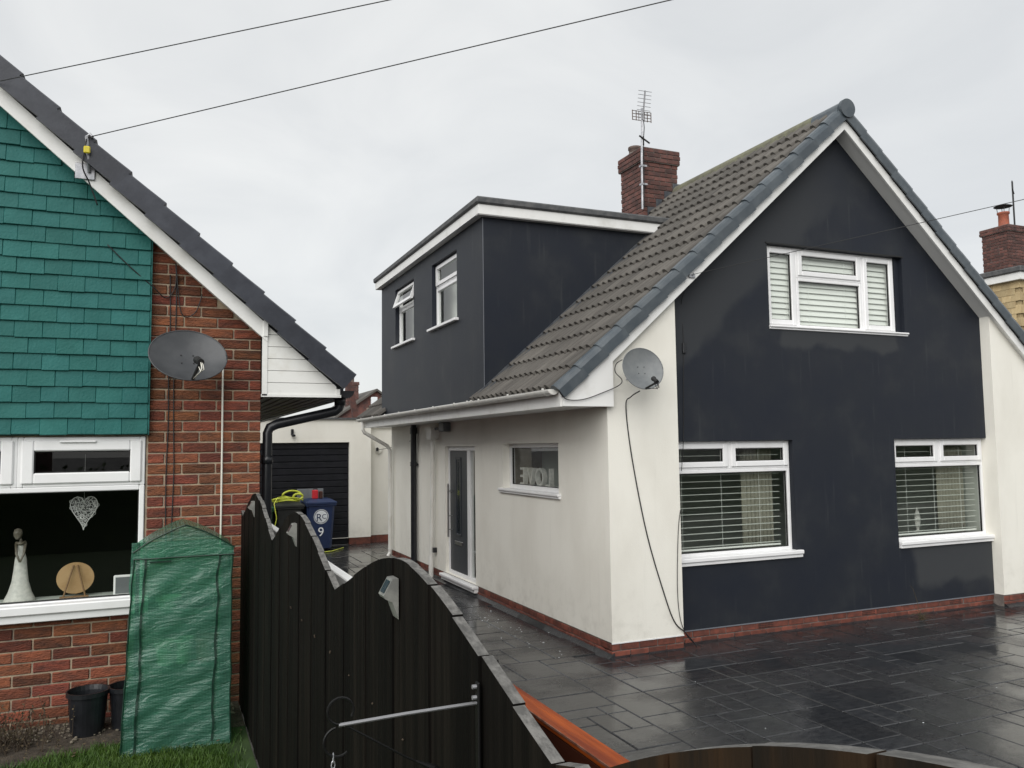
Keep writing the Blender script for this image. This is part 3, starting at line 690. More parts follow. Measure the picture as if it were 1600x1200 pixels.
for k in range(20):
    y = 7.42 + .45*k; m = MB(); arc = [(AX+.135*math.cos(a), TZ+.085+.125*math.sin(a)) for a in [math.pi*i/10 for i in range(11)]]
    arc = [(AX+.15, TZ+.03)] + arc + [(AX-.15, TZ+.03)]
    sc = 1.0 if k % 2 else 1.0
    m.prism(arc, 'y', y, y+.449 if k < 19 else y+.43); m.build('ridge_tile', 'verge' if k == 0 else 'tile_ridge', roof)
m = MB(); m.prism([(AX+.118*math.cos(2*math.pi*i/24), TZ+.115+.118*math.sin(2*math.pi*i/24)) for i in range(24)], 'y', 7.375, 7.422); m.build('ridge_end_cap', 'verge', roof)
# --- dormer
DM = MB(); zb = .56
W1 = (10.78, 11.93, 1.80, 2.80); W2 = (12.92, 14.07, 1.78, 2.80)
wall(DM, SIDE(DX), DY0, DY1, zb, DTOP+.06, holes=[W1, W2], depth=.12)
DM.prism([(DX, zb), (DX+.004, zb), (7.2, DTOP+.06), (DX, DTOP+.06)], 'y', DY0, DY0+.004)
DM.prism([(DX, zb), (DX+.004, zb), (7.2, DTOP+.06), (DX, DTOP+.06)], 'y', DY1-.004, DY1)
dorm = DM.build('dormer', 'render_dark', H)
m = MB(); m.box(DX-.003, DX+.003, DY0-.003, DY0+.003, zb+.08, DTOP); m.build('corner_bead', 'trim_line', dorm)
m = MB(); m.box(DX-.10, 6.9, DY0-.10, DY1+.10, DTOP+.03, DTOP+.16); m.build('dormer_fascia', 'white_paint', dorm)
m = MB(); m.cbox(DX-.135, 6.95, DY0-.135, DY1+.135, DTOP+.158, DTOP+.255, .02); m.build('dormer_roof', 'felt', dorm)
m = MB(); m.box(DX-.09, 6.7, DY0-.09, DY0+.0, DTOP+.02, DTOP+.03); m.build('dormer_soffit', 'soffit', dorm)
m = MB()                                                     # lead soaker along the cheek
pa = on_slope(.06, .10, DY0); pb = on_slope(3.75, .10, DY0)
m.prism([(pa.x, pa.z), (pb.x, pb.z), (pb.x-.03, pb.z+.09), (pa.x-.03, pa.z+.09)], 'y', DY0-.016, DY0-.002); m.build('flashing', 'lead', dorm)
m = MB(); m.add([on_slope(.02, .150, DY0-.14), on_slope(3.72, .150, DY0-.14), on_slope(3.72, .155, DY0), on_slope(.02, .155, DY0)], [(0, 1, 2, 3)]); m.build('valley_sheet', 'lead', dorm)
sd = SIDE(DX)
for (a, b, c, d), opn in ((W1, False), (W2, True)):
    window(dorm, sd, [(a, b, d-.36, d, not opn), (a, b, c, d-.36, False)], d0=.07, fr=.045, sill=(a-.06, b+.09, c+.012, .05, .05)) if False else None
def dormer_window(a, b, c, d, opn):
    m = MB(); zt = d-.36
    ring(m, sd, a, b, c, zt, .055, .07, .13); ring(m, sd, a, b, zt, d, .045, .07, .13); wn = m.build('window', 'upvc', H)
    m = MB(); fbox(m, sd, a-.06, b+.10, -.06, .09, c-.028, c+.012, .006); m.build('sill', 'upvc', wn)
    m = MB(); m.quad(*[sd(u, .095, z) for u, z in ((a+.05, c+.05), (b-.05, c+.05), (b-.05, zt-.05), (a+.05, zt-.05))]); m.build('pane', 'glass', wn)
    off = .12 if opn else .0
    m = MB(); k = .05
    def tilt(u, dd, z): return sd(u, dd - off*(d-z)/(d-zt), z)
    for u_a, u_b, za, zc in ((a+.03, a+.03+k, zt+.03, d-.03), (b-.03-k, b-.03, zt+.03, d-.03), (a+.03+k, b-.03-k, zt+.03, zt+.03+k), (a+.03+k, b-.03-k, d-.03-k, d-.03)):
        vs = [tilt(u, dd, z) for dd in (.05, .10) for u, z in ((u_a, za), (u_b, za), (u_b, zc), (u_a, zc))]
        m.add(vs, [(0, 1, 2, 3), (7, 6, 5, 4), (0, 4, 5, 1), (1, 5, 6, 2), (2, 6, 7, 3), (3, 7, 4, 0)])
    m.build('casement', 'upvc', wn)
    m = MB(); m.quad(*[tilt(u, .075, z) for u, z in ((a+.07, zt+.07), (b-.07, zt+.07), (b-.07, d-.07), (a+.07, d-.07))]); m.build('pane', 'glass', wn)
for (q, o_) in ((W1, False), (W2, True)): dormer_window(*q, o_)
m = MB(); m.box(DX+.35, DX+.36, DY0+.2, DY1-.2, .9, 2.95); m.build('dormer_lining', 'blind', dorm)
# --- interiors
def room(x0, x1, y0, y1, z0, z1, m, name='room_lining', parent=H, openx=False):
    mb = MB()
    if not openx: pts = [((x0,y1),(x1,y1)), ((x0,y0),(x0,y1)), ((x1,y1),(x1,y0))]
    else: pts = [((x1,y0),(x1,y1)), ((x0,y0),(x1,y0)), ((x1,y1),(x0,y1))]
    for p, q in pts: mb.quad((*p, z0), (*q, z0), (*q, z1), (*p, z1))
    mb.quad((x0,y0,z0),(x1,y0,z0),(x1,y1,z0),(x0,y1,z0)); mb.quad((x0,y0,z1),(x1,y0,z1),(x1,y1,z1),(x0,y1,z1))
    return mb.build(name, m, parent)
room(5.02, 10.32, YD+.15, 10.6, -2.0, .35, 'interior')
room(6.2, 9.3, YD+.15, 9.4, 1.2, 2.6, 'blind')
room(X0+.17, 5.4, 8.0, 11.2, -1.2, .35, 'interior_warm', openx=True)
# --- chimney
def chimney(parent, x0, x1, y0, y1, z0, z1, bm, name='chimney', rows_cap=3):
    mb = MB(); mb.box(x0+.012, x1-.012, y0+.012, y1-.012, z0, z1-.01); 
    zc = z1-.01-rows_cap*.075; o = .035; mb.box(x0-o+.012, x1+o-.012, y0-o+.012, y1+o-.012, zc, z1)
    ch = mb.build(name, 'mortar_dark', parent)
    rows = int((z1-z0)/.075)
    for r in range(rows):
        z = z1 - .075*(r+1); oo = o if r < rows_cap else 0
        a0, a1, b0, b1 = x0-oo, x1+oo, y0-oo, y1+oo
        def run(p0, p1, fnp, horiz):
            n = max(1, round((p1-p0)/.225)); stp = (p1-p0)/n; st = p0 - (stp/2 if r % 2 else 0); x = st
            while x < p1-1e-6:
                a, b = max(x, p0), min(x+stp-.010, p1); x += stp
                if b-a < .03: continue
                key = (round(b-a, 3), bm, .05)
                if key not in BM: BM[key] = brick_mesh(b-a, .065, .05, 'brick', bm)
                if horiz: piece('brick', BM[key], (a, b0+U(-.003, .003), z), ch)
                else: piece('brick', BM[key], (a0+U(-.003, .003), b, z), ch, Matrix.Rotation(-math.pi/2, 3, 'Z'))
        run(a0, a1, None, True); run(b0+.052, b1, None, False)
    return ch
CH = chimney(H, 7.075, 7.755, 10.98, 11.66, 3.3, 4.80, 'brick_dark')
m = MB(); m.lathe([(.10, 0), (.105, .02), (.10, .12), (.115, .13), (.115, .17), (.08, .175), (.075, .0)], (7.22, 11.42, 4.79), 20); m.build('chimney_pot', 'pot_dark', CH, smooth=True)
m = MB(); m.lathe([(.13, 0), (.13, .035), (.09, .10), (.08, .10)], (7.22, 11.42, 4.78), 20); m.build('flaunching', 'mortar_dark', CH)
m = MB(); m.lathe([(.12, 0), (.125, .07), (.11, .10), (.08, .10)], (7.58, 11.28, 4.79), 20); m.build('chimney_pot', 'pot_clay', CH, smooth=True)
for k in range(5):                                           # stepped lead soakers against the brickwork
    s0 = 4.37 + .22*k; p = on_slope(s0, .10, 10.98); p2 = on_slope(s0+.24, .10, 10.98)
    m = MB(); m.prism([(p.x, p.z), (p2.x, p2.z), (p2.x, p2.z+.06), (p.x, p2.z+.06)], 'y', 10.966, 10.975); m.build('stepped_flashing', 'lead', CH)
m = MB(); p = on_slope(4.29, .13, 0); m.prism([(p.x, p.z-.1), (7.07, p.z-.1), (7.07, p.z+.22), (7.045, p.z+.22)], 'y', 10.97, 11.66); m.build('apron_flashing', 'lead', CH)
# --- pipes on the side wall (parts of the house)
XP = X0-.075
m = MB(); m.tube([(XP, 14.47, G), (XP, 14.47, .41)], .055, 14)
for z in (-.30, -.34): m.tube([(XP, 14.47, z), (XP, 14.47, z+.03)], .066, 14)
m.tube([(XP, 14.47, .24), (XP, 14.47, .36)], .066, 14); m.box(XP+.03, X0+.005, 14.40, 14.54, -.34, -.30); m.tube([(XP, 14.47, G), (XP, 14.47, G+.05)], .08, 14)
m.build('soil_pipe', 'black_plastic', H, smooth=False)
m = MB(); m.tube([(XP, 13.33, .13), (XP, 13.36, -.6), (XP, 13.42, -1.5), (XP, 13.46, G)], .034, 10); m.tube([(XP, 13.45, G), (XP, 13.45, -1.84)], .042, 10)
hp = m.build('waste_pipe', 'white_pipe', H)
m = MB(); m.prism([(13.20, .13), (13.44, .13), (13.48, .30), (13.16, .30)], 'x', XP-.075, X0); m.prism([(13.16, .30), (13.48, .30), (13.48, .33), (13.16, .33)], 'x', XP-.085, X0); m.build('hopper', 'white_pipe', hp)
m = MB(); m.tube([(X0+.01, 12.75, .31), (XP, 12.75, .31), (XP, 13.3, .30)], .021, 8); m.cbox(XP-.05, X0, 12.60, 12.85, .25, .40, .01); m.build('overflow_pipe', 'grey_board', hp)
m = MB(); m.box(XP+.01, X0+.01, 13.35, 13.42, -1.78, -1.70); m.build('pipe_clip', 'black_plastic', hp)
m = MB(); m.tube([(3.695, 16.1, .55), (3.695, 16.1, .36), (3.73, 16.1, .30), (4.20, 16.12, .03), (4.25, 16.12, -.05), (4.25, 16.12, G+.12), (4.20, 16.1, G+.04)], .036, 10)
for z in (-.06, -1.35, -2.0): m.tube([(4.25, 16.12, z), (4.25, 16.12, z-.03)], .043, 10)
m.build('downpipe', 'white_pipe', H)

# ================================================================== LEFT NEIGHBOUR HOUSE (brick and teal tiles)
YL = 6.25; SLL = .8767
def TL(x): return 1.514 - SLL*x
AXL = -3.4
N = thing('brick_house', 'red brick house with teal hung tiles and dark roof edge behind the greenhouse', 'house', (-2.5, 9, GL))
# mortar backing wall with the window opening
LW = (-2.62, -.09, -1.10, .10)
mb = MB(); wall(mb, FRONT(YL+.008), -7.47, .672, -2.1, 4.6, holes=[LW], planes=[(SLL, 1, 1.514-.02), (-SLL, 1, 1.514-.02-2*SLL*AXL)], depth=.15, extra_u=(AXL,))
mb.quad((-7.47, YL, -2.1), (-7.47, 15, -2.1), (-7.47, 15, .9), (-7.47, YL, .9))
mb.quad((-7.47, 15, -2.1), (.672, 15, -2.1), (.672, 15, .9), (-7.47, 15, .9))
nw = mb.build('wall', 'mortar', N); MB().quad((.672, YL+.008, -2.1), (.672, 15, -2.1), (.672, 15, .9), (.672, YL+.008, .9)).build('wall', 'brick', N)
nb = bricks(nw, None, -.078, .675, YL, GL-.09+.0, 1.62, cond=lambda c, z, a, b: z < TL(c)-.03, off=1)
nb += bricks(nw, None, -2.2, -.078, YL, GL-.09, -1.10+.0, off=1)
# teal hung tiles
TW, THt = .163, .1075
tb = MB(); tb.cbox(-TW/2+.0006, TW/2-.0006, -.024, .0, 0, .165, .0025); tlm = rawmesh('hung_tile', tb, 'teal')
MB().prism(clip_poly([(-7.4, .11), (-.078, .11), (-.078, 5), (-7.4, 5)], [(SLL, 1, 1.49), (-SLL, 1, 1.49-2*SLL*AXL)]), 'y', YL-.02, YL+.006).build('tile_batten_board', 'teal', N)
clad = MB(); clad.box(-.083, -.073, YL-.05, YL-.015, .11, 1.56); clad = clad.build('tile_hanging', 'teal', N)
tilt = Matrix.Rotation(-.13, 3, 'X')
for r in range(24):
    z = .112 + r*THt; x = -.083 - TW/2 - (TW/2 if r % 2 else 0)
    if r % 2:
        hb = (.5*TW, 1)
        k2 = ('half',)
        if k2 not in BM: q = MB(); q.cbox(-TW/4+.0006, TW/4-.0006, -.024, 0, 0, .165, .0025); BM[k2] = rawmesh('hung_tile', q, 'teal')
        if z+.09 < TL(-.1): piece('hung_tile', BM[k2], (-.083-TW/4, YL-.040+U(-.002, .002), z), clad, tilt)
    while x > -2.15:
        if z + .02 < TL(x+TW/2)-.02:
            piece('hung_tile', tlm, (x, YL-.040+U(-.003, .002), z+U(-.003, .003)), clad, tilt @ Matrix.Rotation(U(-.012, .012), 3, 'Y') @ Matrix.Rotation(U(-.01, .012), 3, 'X'))
        x -= TW
# roof
NR = MB(); NR.prism([(1.26, TL(1.26)), (1.26, TL(1.26)+.11), (AXL, TL(AXL)+.11), (2*AXL-1.26, TL(1.26)+.11), (2*AXL-1.26, TL(1.26)), (AXL, TL(AXL))], 'y', YL-.12, 15.2)
nroof = NR.build('roof', 'verge_dark', N)
THL = math.atan(SLL); cl, sl_ = math.cos(THL), math.sin(THL)
RL = Matrix(((cl, 0, sl_), (0, 1, 0), (-sl_, 0, cl)))         # down slope = +x
gl = .2935
mbv = MB(); prof = [(-.05, -.006), (-.05, .128), (-.03, .140), (.10, .140), (.10, .06), (-.02, .06), (-.02, -.006)]
n = len(prof); vs = []
for x, lf in ((0, .014), (-gl*.5, .004), (-gl-.04, -.006)): vs += [(x, a, b+lf) for a, b in prof]
mbv.add(vs, [list(range(n)), list(range(2*n, 3*n))[::-1]] + [(i*n+k, i*n+(k+1) % n, (i+1)*n+(k+1) % n, (i+1)*n+k) for i in range(2) for k in range(n)])
nv = rawmesh('verge_tile', mbv, 'verge_dark')
for k in range(20):
    x = 1.235 - k*gl*cl; piece('verge_tile', nv, (x, 6.06, TL(x)), nroof, RL @ Matrix.Rotation(U(-.012, .006), 3, 'Y'))
P = [(.70, TL(.70)-.125), (AXL, TL(AXL)-.13), (AXL, TL(AXL)-.002), (.70, TL(.70)-.002)]
m = MB(); m.prism(P, 'y', 6.085, 6.11); m.box(.672, .702, 6.076, 6.12, .815, .93); m.build('bargeboard', 'white_paint', N)
m = MB(); m.prism([(.66, TL(.66)-.10), (AXL, TL(AXL)-.10), (AXL, TL(AXL)-.08), (.66, TL(.66)-.08)], 'y', 6.11, YL); m.build('verge_soffit', 'soffit', N)
bx = MB(); bx.prism([(.672, .383), (1.222, .383), (1.222, TL(1.222)), (.672, TL(.672)-.03)], 'y', 6.115, 6.13); box = bx.build('box_end', 'white_clad', N)
for i in range(6):
    z0_, z1_ = .395+.0872*i, .395+.0872*(i+1)-.004
    pg = clip_poly([(.70, z0_), (1.20, z0_), (1.20, z1_), (.70, z1_)], [(SLL, 1, 1.514-.004)])
    if pg: m = MB(); m.prism(pg, 'y', 6.098, 6.114); m.build('cladding_board', 'white_clad', box)
m = MB(); m.box(.665, .701, 6.092, 6.114, .384, .83); m.build('corner_trim', 'white_clad', box)
m = MB(); m.box(1.199, 1.226, 6.09, 6.114, .384, TL(1.226)); m.build('corner_trim', 'white_clad', box)
m = MB(); m.box(.66, 1.235, 6.092, 6.114, .376, .396); m.build('base_trim', 'white_clad', box)
m = MB(); m.box(.672, 1.20, 6.13, 15, .386, .40)
for k in range(7): m.box(.69+k*.075, .745+k*.075, 6.13, 15, .374, .3865)
m.build('soffit_board', 'bronze', N)
m = MB(); m.box(1.20, 1.226, 6.115, 15, .372, .52); m.build('fascia_board', 'black_plastic', N)
m = MB(); half_gutter(m, 1.285, .43, 6.13, 15, .057); m.prism([(1.285+.056*math.cos(math.pi+math.pi*k/10), .43+.056*math.sin(math.pi+math.pi*k/10)) for k in range(11)], 'y', 6.125, 6.132); m.build('gutter', 'black_plastic', N)
m = MB(); yp = 6.32
m.tube([(1.272, yp, .42), (1.272, yp, .335), (1.262, yp, .305), (1.235, yp, .285), (.80, yp, .185), (.75, yp, .16), (.733, yp, .12), (.733, yp, -2.0)], .036, 12)
m.tube([(1.272, yp, .33), (1.272, yp, .40)], .043, 12); m.tube([(.733, yp, -.05), (.733, yp, -.11)], .043, 12); m.tube([(.733, yp, -1.0), (.733, yp, -1.06)], .043, 12)
m.build('downpipe', 'black_plastic', N, smooth=True)
# window
fL = FRONT(YL)
cells = [(-2.60, -1.70, -.235, .098, True), (-1.70, -.862, -.235, .098, True), (-.862, -.095, -.235, .098, True), (-2.60, -.095, -1.02, -.235, False)]
wn = window(N, fL, cells, d0=-.005, fr=.034, sash=.060, sill=(-2.66, -.05, -.992, .108, .10))
m = MB(); m.cbox(-.62, -.40, YL-.036, YL-.020, .060, .074, .004); m.build('trickle_vent', 'upvc', wn)
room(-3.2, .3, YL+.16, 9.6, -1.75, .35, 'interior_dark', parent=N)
m = MB(); m.box(-2.7, .2, YL+.07, YL+.42, -1.04, -1.015); m.build('window_board', 'interior', N)

# ================================================================== RIGHT NEIGHBOUR (tan tile-hung dormer)
Q = thing('neighbour_house', 'tan tile-hung house with dark roof glimpsed right of the charcoal gable', 'house', (20.8, 13.5, G))
qx, qa, qy0, qy1 = 17.4, 20.85, 9.4, 18.2
mb = MB(); mb.prism([(qx, G), (2*qa-qx, G), (2*qa-qx, 1.0), (qa, 4.0), (qx, 1.0)], 'y', qy0, qy1); mb.build('wall', 'cream', Q)
mb = MB()
for sg in (1, -1):
    P = [(qa, 4.05), (qa-sg*4.05, 4.05-4.05*.885), (qa-sg*4.05, 4.05-4.05*.885+.1), (qa, 4.15)]
    mb.prism(P if sg > 0 else P[::-1], 'y', qy0-.1, qy1+.1)
qr = mb.build('roof', 'tile', Q)
mb = MB()
for k in range(30): mb.tube([(qa-.02, 9.45+.3*k, 4.16), (qa-2.6, 9.45+.3*k, 4.16-2.6*.885)], .035, 6)
mb.build('roof_rolls', 'tile', qr)
qd, qdy = 16.9, 11.6
mb = MB(); mb.box(qd+.02, 20.5, qdy+.02, 17.2, .6, 3.45); qdm = mb.build('dormer', 'tan_tile', Q)
tq = MB(); tq.cbox(-.10, .10, -.014, 0, 0, .19, .003); tqm = rawmesh('hung_tile', tq, 'tan_tile')
for r in range(14):
    z = 3.45-.19 - r*.14; 
    for k in range(8): piece('hung_tile', tqm, (qd+.10+.202*k+(.1 if r % 2 else 0), qdy+.0, z), qdm, Matrix.Rotation(-.06, 3, 'X'))
    for k in range(10): piece('hung_tile', tqm, (qd+.0, qdy+.10+.202*k+(.1 if r % 2 else 0), z), qdm, Matrix.Rotation(-math.pi/2, 3, 'Z') @ Matrix.Rotation(-.06, 3, 'X'))
mb = MB(); mb.box(qd-.12, 20.2, qdy-.12, 17.4, 3.42, 3.58); mb.build('dormer_fascia', 'white_paint', qdm)
mb = MB(); mb.cbox(qd-.17, 20.3, qdy-.17, 17.5, 3.578, 3.70, .02); mb.build('dormer_roof', 'felt', qdm)
qc = chimney(Q, 18.66, 19.4, 13.0, 13.7, 3.4, 5.18, 'brick_dark', rows_cap=2)
m = MB(); m.lathe([(.13, 0), (.14, .04), (.12, .10), (.115, .34), (.14, .36), (.14, .40), (.08, .40)], (18.95, 13.3, 5.17), 20); qp = m.build('chimney_pot', 'pot_clay', qc, smooth=True)
m = MB(); m.lathe([(.0, .62), (.12, .585), (.21, .55), (.20, .54), (.0, .54)], (18.95, 13.3, 5.17), 20)
for k in range(4): a = math.pi/4+k*math.pi/2; m.tube([(18.95+.12*math.cos(a), 13.3+.12*math.sin(a), 5.55), (18.95+.14*math.cos(a), 13.3+.14*math.sin(a), 5.73)], .008, 5)
m.build('cowl', 'rubber', qp)
m = MB(); m.tube([(19.2, 13.2, 5.1), (19.2, 13.2, 6.35)], .02, 8); m.tube([(19.2, 13.2, 6.3), (19.05, 13.1, 6.32), (18.97, 13.05, 6.22), (18.98, 13.05, 6.10), (19.1, 13.1, 6.0)], .012, 6)
m.build('aerial_mast', 'cable', None, label='thin dark aerial mast on the right neighbour chimney', cat='aerial')

# ================================================================== GARAGE AND WALL BEHIND
GY = 18.85
g = thing('garage', 'cream rendered flat-roofed garage with black ribbed door', 'garage', (2.8, 19.5, G))
GD = (1.85, 4.015, -2.2, .135)
mb = MB(); wall(mb, FRONT(GY), .3, 4.52, -2.05, .66, holes=[(GD[0], GD[1], -2.05, GD[3])], depth=.12); mb.quad((4.52, GY, -2.05), (4.52, 24, -2.05), (4.52, 24, .66), (4.52, GY, .66)); mb.build('wall', 'cream', g)
for xa_, xb_ in ((.3, 1.85), (4.015, 4.51)): m = MB(); m.box(xa_, xb_, GY+.01, GY+.1, G, -2.05); m.build('plinth', 'brick_plinth', g)
m = MB(); m.box(.25, 4.57, GY-.05, 24, .66, .70); m.build('coping', 'felt', g)
gd = MB().box(GD[0], GD[1], GY+.10, GY+.12, G, GD[3]).build('garage_door', 'garage_door', g)
for k in range(16): m = MB(); fbox(m, FRONT(GY), GD[0], GD[1], .078, .105, G+.01+k*.1455, G+.01+k*.1455+.138, .012); m.build('door_rib', 'garage_door', gd)
m = MB(); m.cbox(2.69, 2.75, GY-.06, GY, .30, .44, .01); m.cbox(2.70, 2.78, GY-.12, GY-.05, .27, .32, .01); m.build('wall_lamp', 'black_plastic', g)
ws = thing('garden_wall', 'cream wall with exposed brick top between garage and white house', 'wall', (4.8, 19.2, G))
mb = MB(); mb.box(4.53, 6.4, 19.15, 19.35, -2.05, .48); mb.build('wall', 'cream', ws)
mb = MB(); mb.box(4.53, 6.4, 19.16, 19.34, G-.05, -2.05); mb.build('plinth', 'brick_plinth', ws)
cp = MB().box(4.53, 6.4, 19.17, 19.34, .48, .95).build('brick_top', 'mortar', ws)
bricks(cp, None, 4.55, 6.0, 19.155, .49, .94, 'brick', dep=.05)
mb = MB(); mb.box(4.50, 6.4, 19.10, 19.38, .465, .495); mb.build('ledge', 'cream', ws)
lp = thing('wall_lantern', 'small round cream lamp on the wall beside the garage', 'lamp', (4.78, 19.1, 0))
m = MB(); m.prism([(4.76+.10*math.cos(a), .02+.16*math.sin(a)) for a in [2*math.pi*i/20 for i in range(20)]], 'y', 19.10, 19.148); m.build('back_plate', 'cream', lp)
m = MB(); m.lathe([(.0, -.05), (.03, -.05), (.035, .02), (.0, .04)], (4.72, 19.06, -.03), 12); m.build('lamp_head', 'black_plastic', lp)

# ================================================================== FAR HOUSE AND LEANING POST
F = thing('far_house', 'distant red brick gable with chimney showing above the garage', 'house', (10.2, 41, G))
m = MB(); m.prism([(6.6, G), (13.2, G), (13.2, .6), (9.85, 2.80), (6.6, .6)], 'y', 40, 47); m.build('wall', 'brick_dark', F)
m = MB()
for sg in (1, -1):
    P = [(9.85, 2.82), (9.85-sg*3.6, 2.82-3.6*.68), (9.85-sg*3.6, 2.93-3.6*.68), (9.85, 2.93)]
    m.prism(P if sg > 0 else P[::-1], 'y', 39.8, 47.2)
m.build('roof', 'tile', F)
fc = chimney(F, 8.62, 9.2, 41.0, 41.6, 1.5, 3.34, 'brick_dark', rows_cap=2)
m = MB(); m.lathe([(.13, 0), (.13, .25), (.16, .27), (.16, .33), (.08, .33)], (8.9, 41.3, 3.32), 14); m.build('chimney_pot', 'pot_dark', fc)
m = MB(); m.cbox(9.55, 9.85, 39.7, 39.9, 2.05, 2.5, .02); m.build('alarm_box', 'white_print', F)
m = MB(); m.prism([(4.60, 1.78), (4.74, 1.80), (5.02, .5), (4.86, .5)], 'y', 22, 22.14); m.build('gable_edge_post', 'brick_dark', None, label='leaning red-brown post rising behind the garage roof', cat='post')

# ================================================================== SCALLOPED FENCE
fence = thing('timber_fence', 'dark stained board fence with scalloped top beside the drive', 'fence', (.56, 2.6, GL))
PK, PER = 1.95, 1.655
def ftop(y):
    if y < 1.05: return -.225 - .243*min(1, abs(y-.25)/.8)**1.85
    d = abs((y-PK+PER/2) % PER - PER/2); t = d/(PER/2)
    return -.272 - .200*(.72*t**1.6 + .28*(1-math.cos(math.pi*t))/2)
nb_ = 11; bwid = PER/nb_
yy = PK - PER*1.5 - PER
k = 0
while yy < 6.2:
    a, b = yy+.0032, min(yy+bwid-.0032, 6.21); yy += bwid
    if b-a < .04: continue
    off = .004 if k % 2 else 0.0; off += U(-.001, .001); k += 1
    ns = 7; dz = U(-.0015, .0015)
    ys = [a+(b-a)*i/ns for i in range(ns+1)]
    mb = MB(); x0_, x1_ = .540+off, .562+off
    poly = [(a, GL+.02), (b, GL+.02)] + [(y, ftop(y)+dz) for y in ys[::-1]]
    n = len(poly); mb.add([(x0_, y, z) for y, z in poly] + [(x1_, y, z) for y, z in poly], [list(range(n))[::-1], list(range(n, 2*n))])
    for i in range(n):
        q = (i, (i+1) % n, (i+1) % n+n, i+n); top = 2 <= i < n-1
        mb.add([mb.v[j] for j in q], [(0, 1, 2, 3)], 1 if top else 0)
    mb.build('board', ['wood' if a > 1.05 else 'wood_warm', 'wood_end'], fence)
for i_ in range(0, 30, 2):
    y_ = PK - PER*1.5 + bwid*(i_+.5) - .02
    if y_ > 1.0: m = MB(); m.tube([(.5405, y_, -.69+U(-.01, .01)), (.538, y_, -.69)], .0026, 6); m.build('nail', 'twig', fence)
for z in (-.72, -1.55):
    for y0_ in (-2.2, -.55, 1.12, 2.78, 4.43): m = MB(); m.cbox(.572, .612, y0_, y0_+1.645, z, z+.06, .004); m.build('rail', 'wood', fence)
for y0_ in (-.55, 1.12, 2.775, 4.43, 6.1): m = MB(); m.cbox(.572, .645, y0_-.035, y0_+.035, G, -.56, .006); m.build('post', 'wood', fence)
def solar(y, lab):
    zt = ftop(y)-.045; r = thing('solar_light', lab, 'solar light', (.54, y, zt-.12), 'solar lights on the fence')
    w_ = .026
    m = MB(); m.prism([(.539, zt), (.524, zt-.001), (.502, zt-.040), (.506, zt-.047), (.524, zt-.056), (.539, zt-.098)], 'y', y-w_, y+w_); m.build('housing', 'solar_body', r)
    m = MB(); d = Vector((.502-.524, 0, -.039)).normalized(); nn = Vector((-.039, 0, .022)).normalized()
    c = Vector((.513, y, zt-.0205)) + nn*.0012; m.add([c+d*.016+Vector((0, -.019, 0)), c+d*.016+Vector((0, .019, 0)), c-d*.016+Vector((0, .019, 0)), c-d*.016+Vector((0, -.019, 0))], [(0, 1, 2, 3)]); m.build('solar_panel', 'solar', r)
solar(1.99, 'weathered solar wedge light on the nearest visible fence peak')
solar(3.60, 'grey solar wedge light on the fence peak beside the blue bin')
solar(5.28, 'small solar wedge light on the farthest fence peak by the brick wall')
# hanging basket bracket
br = thing('basket_bracket', 'black iron hanging-basket bracket with curled end on the fence', 'bracket', (.53, 1.418, -.62))
yb = 1.418
m = MB(); m.cbox(.533, .539, yb-.008, yb+.008, -.62, -.425, .002); m.build('wall_plate', 'iron', br)
m = MB(); m.tube([(.534, yb, -.462), (.40, yb, -.463), (.285, yb, -.466)], .0033, 8); m.build('arm', 'alu', br)
def curl(cx, cz, r, a0, a1, n=16): return [(cx+r*math.cos(math.radians(a0+(a1-a0)*i/n)), yb, cz+r*math.sin(math.radians(a0+(a1-a0)*i/n))) for i in range(n+1)]
m = MB(); m.tube(curl(.288, -.443, .022, -90, -390), .0023, 6); m.build('scroll', 'iron', br)
m = MB(); m.tube(curl(.284, -.493, .024, 100, 310), .0023, 6); m.build('hook', 'iron', br)
m = MB(); m.tube([(.30, yb, -.470), (.40, yb, -.535), (.43, yb, -.552)], .002, 6); m.tube([(.42, yb, -.546), (.45, yb, -.562), (.49, yb, -.588), (.532, yb, -.612)], [.002, .007, .005, .003], 8); m.build('brace', 'iron', br)
for k in range(9): 
    m = MB(); z = -.518-.012*k; cpts = [(.276+(.003*math.cos(t) if k % 2 else 0), yb+(0 if k % 2 else .003*math.cos(t)), z+.008*math.sin(t)) for t in [2*math.pi*i/8 for i in range(9)]]
    m.tube(cpts, .001, 4); m.build('chain_link', 'galv', br)
for z in (-.433, -.452, -.60): m = MB(); m.tube([(.525, yb, z), (.533, yb, z)], .004, 8); m.build('screw', 'galv', br)
# low panel fence on the drive side
lf = thing('low_fence', 'low timber fence along the drive with orange-stained and white top rail', 'fence', (.72, 2.5, G))
m = MB(); m.cbox(.668, .712, -1.5, 1.72, -.525, -.513, .002); m.build('top_rail', 'orange_wood', lf, label='bright orange stained top rail'); m = MB(); m.cbox(.670, .711, -1.5, 1.72, -.560, -.5255, .002); m.build('rail_side_painted_shade', 'red_wood', lf)  # rail side below the orange top: narrow-gap shade painted in as darker red
m = MB(); m.box(.6672, .6690, -1.5, 1.72, -.5165, -.5126); m.build('worn_edge', 'worn_wood', lf)
m = MB(); m.cbox(.668, .712, 2.75, 5.9, -.555, -.508, .004); m.build('top_rail', 'white_paint', lf, label='white painted top rail')
m = MB(); m.cbox(.668, .712, 1.76, 2.74, -.560, -.513, .004); m.build('top_rail', 'red_wood', lf)
y = -1.5
while y < 5.9:
    m = MB(); m.cbox(.674, .692, y, min(y+.146, 5.9), G+.03, -.561, .003); m.build('board', 'red_wood', lf); y += .15
for y in (-1.4, .3, 1.70, 3.4, 5.1): m = MB(); m.cbox(.693, .712, y, y+.06, G, -.562, .004); m.build('post', 'red_wood', lf)
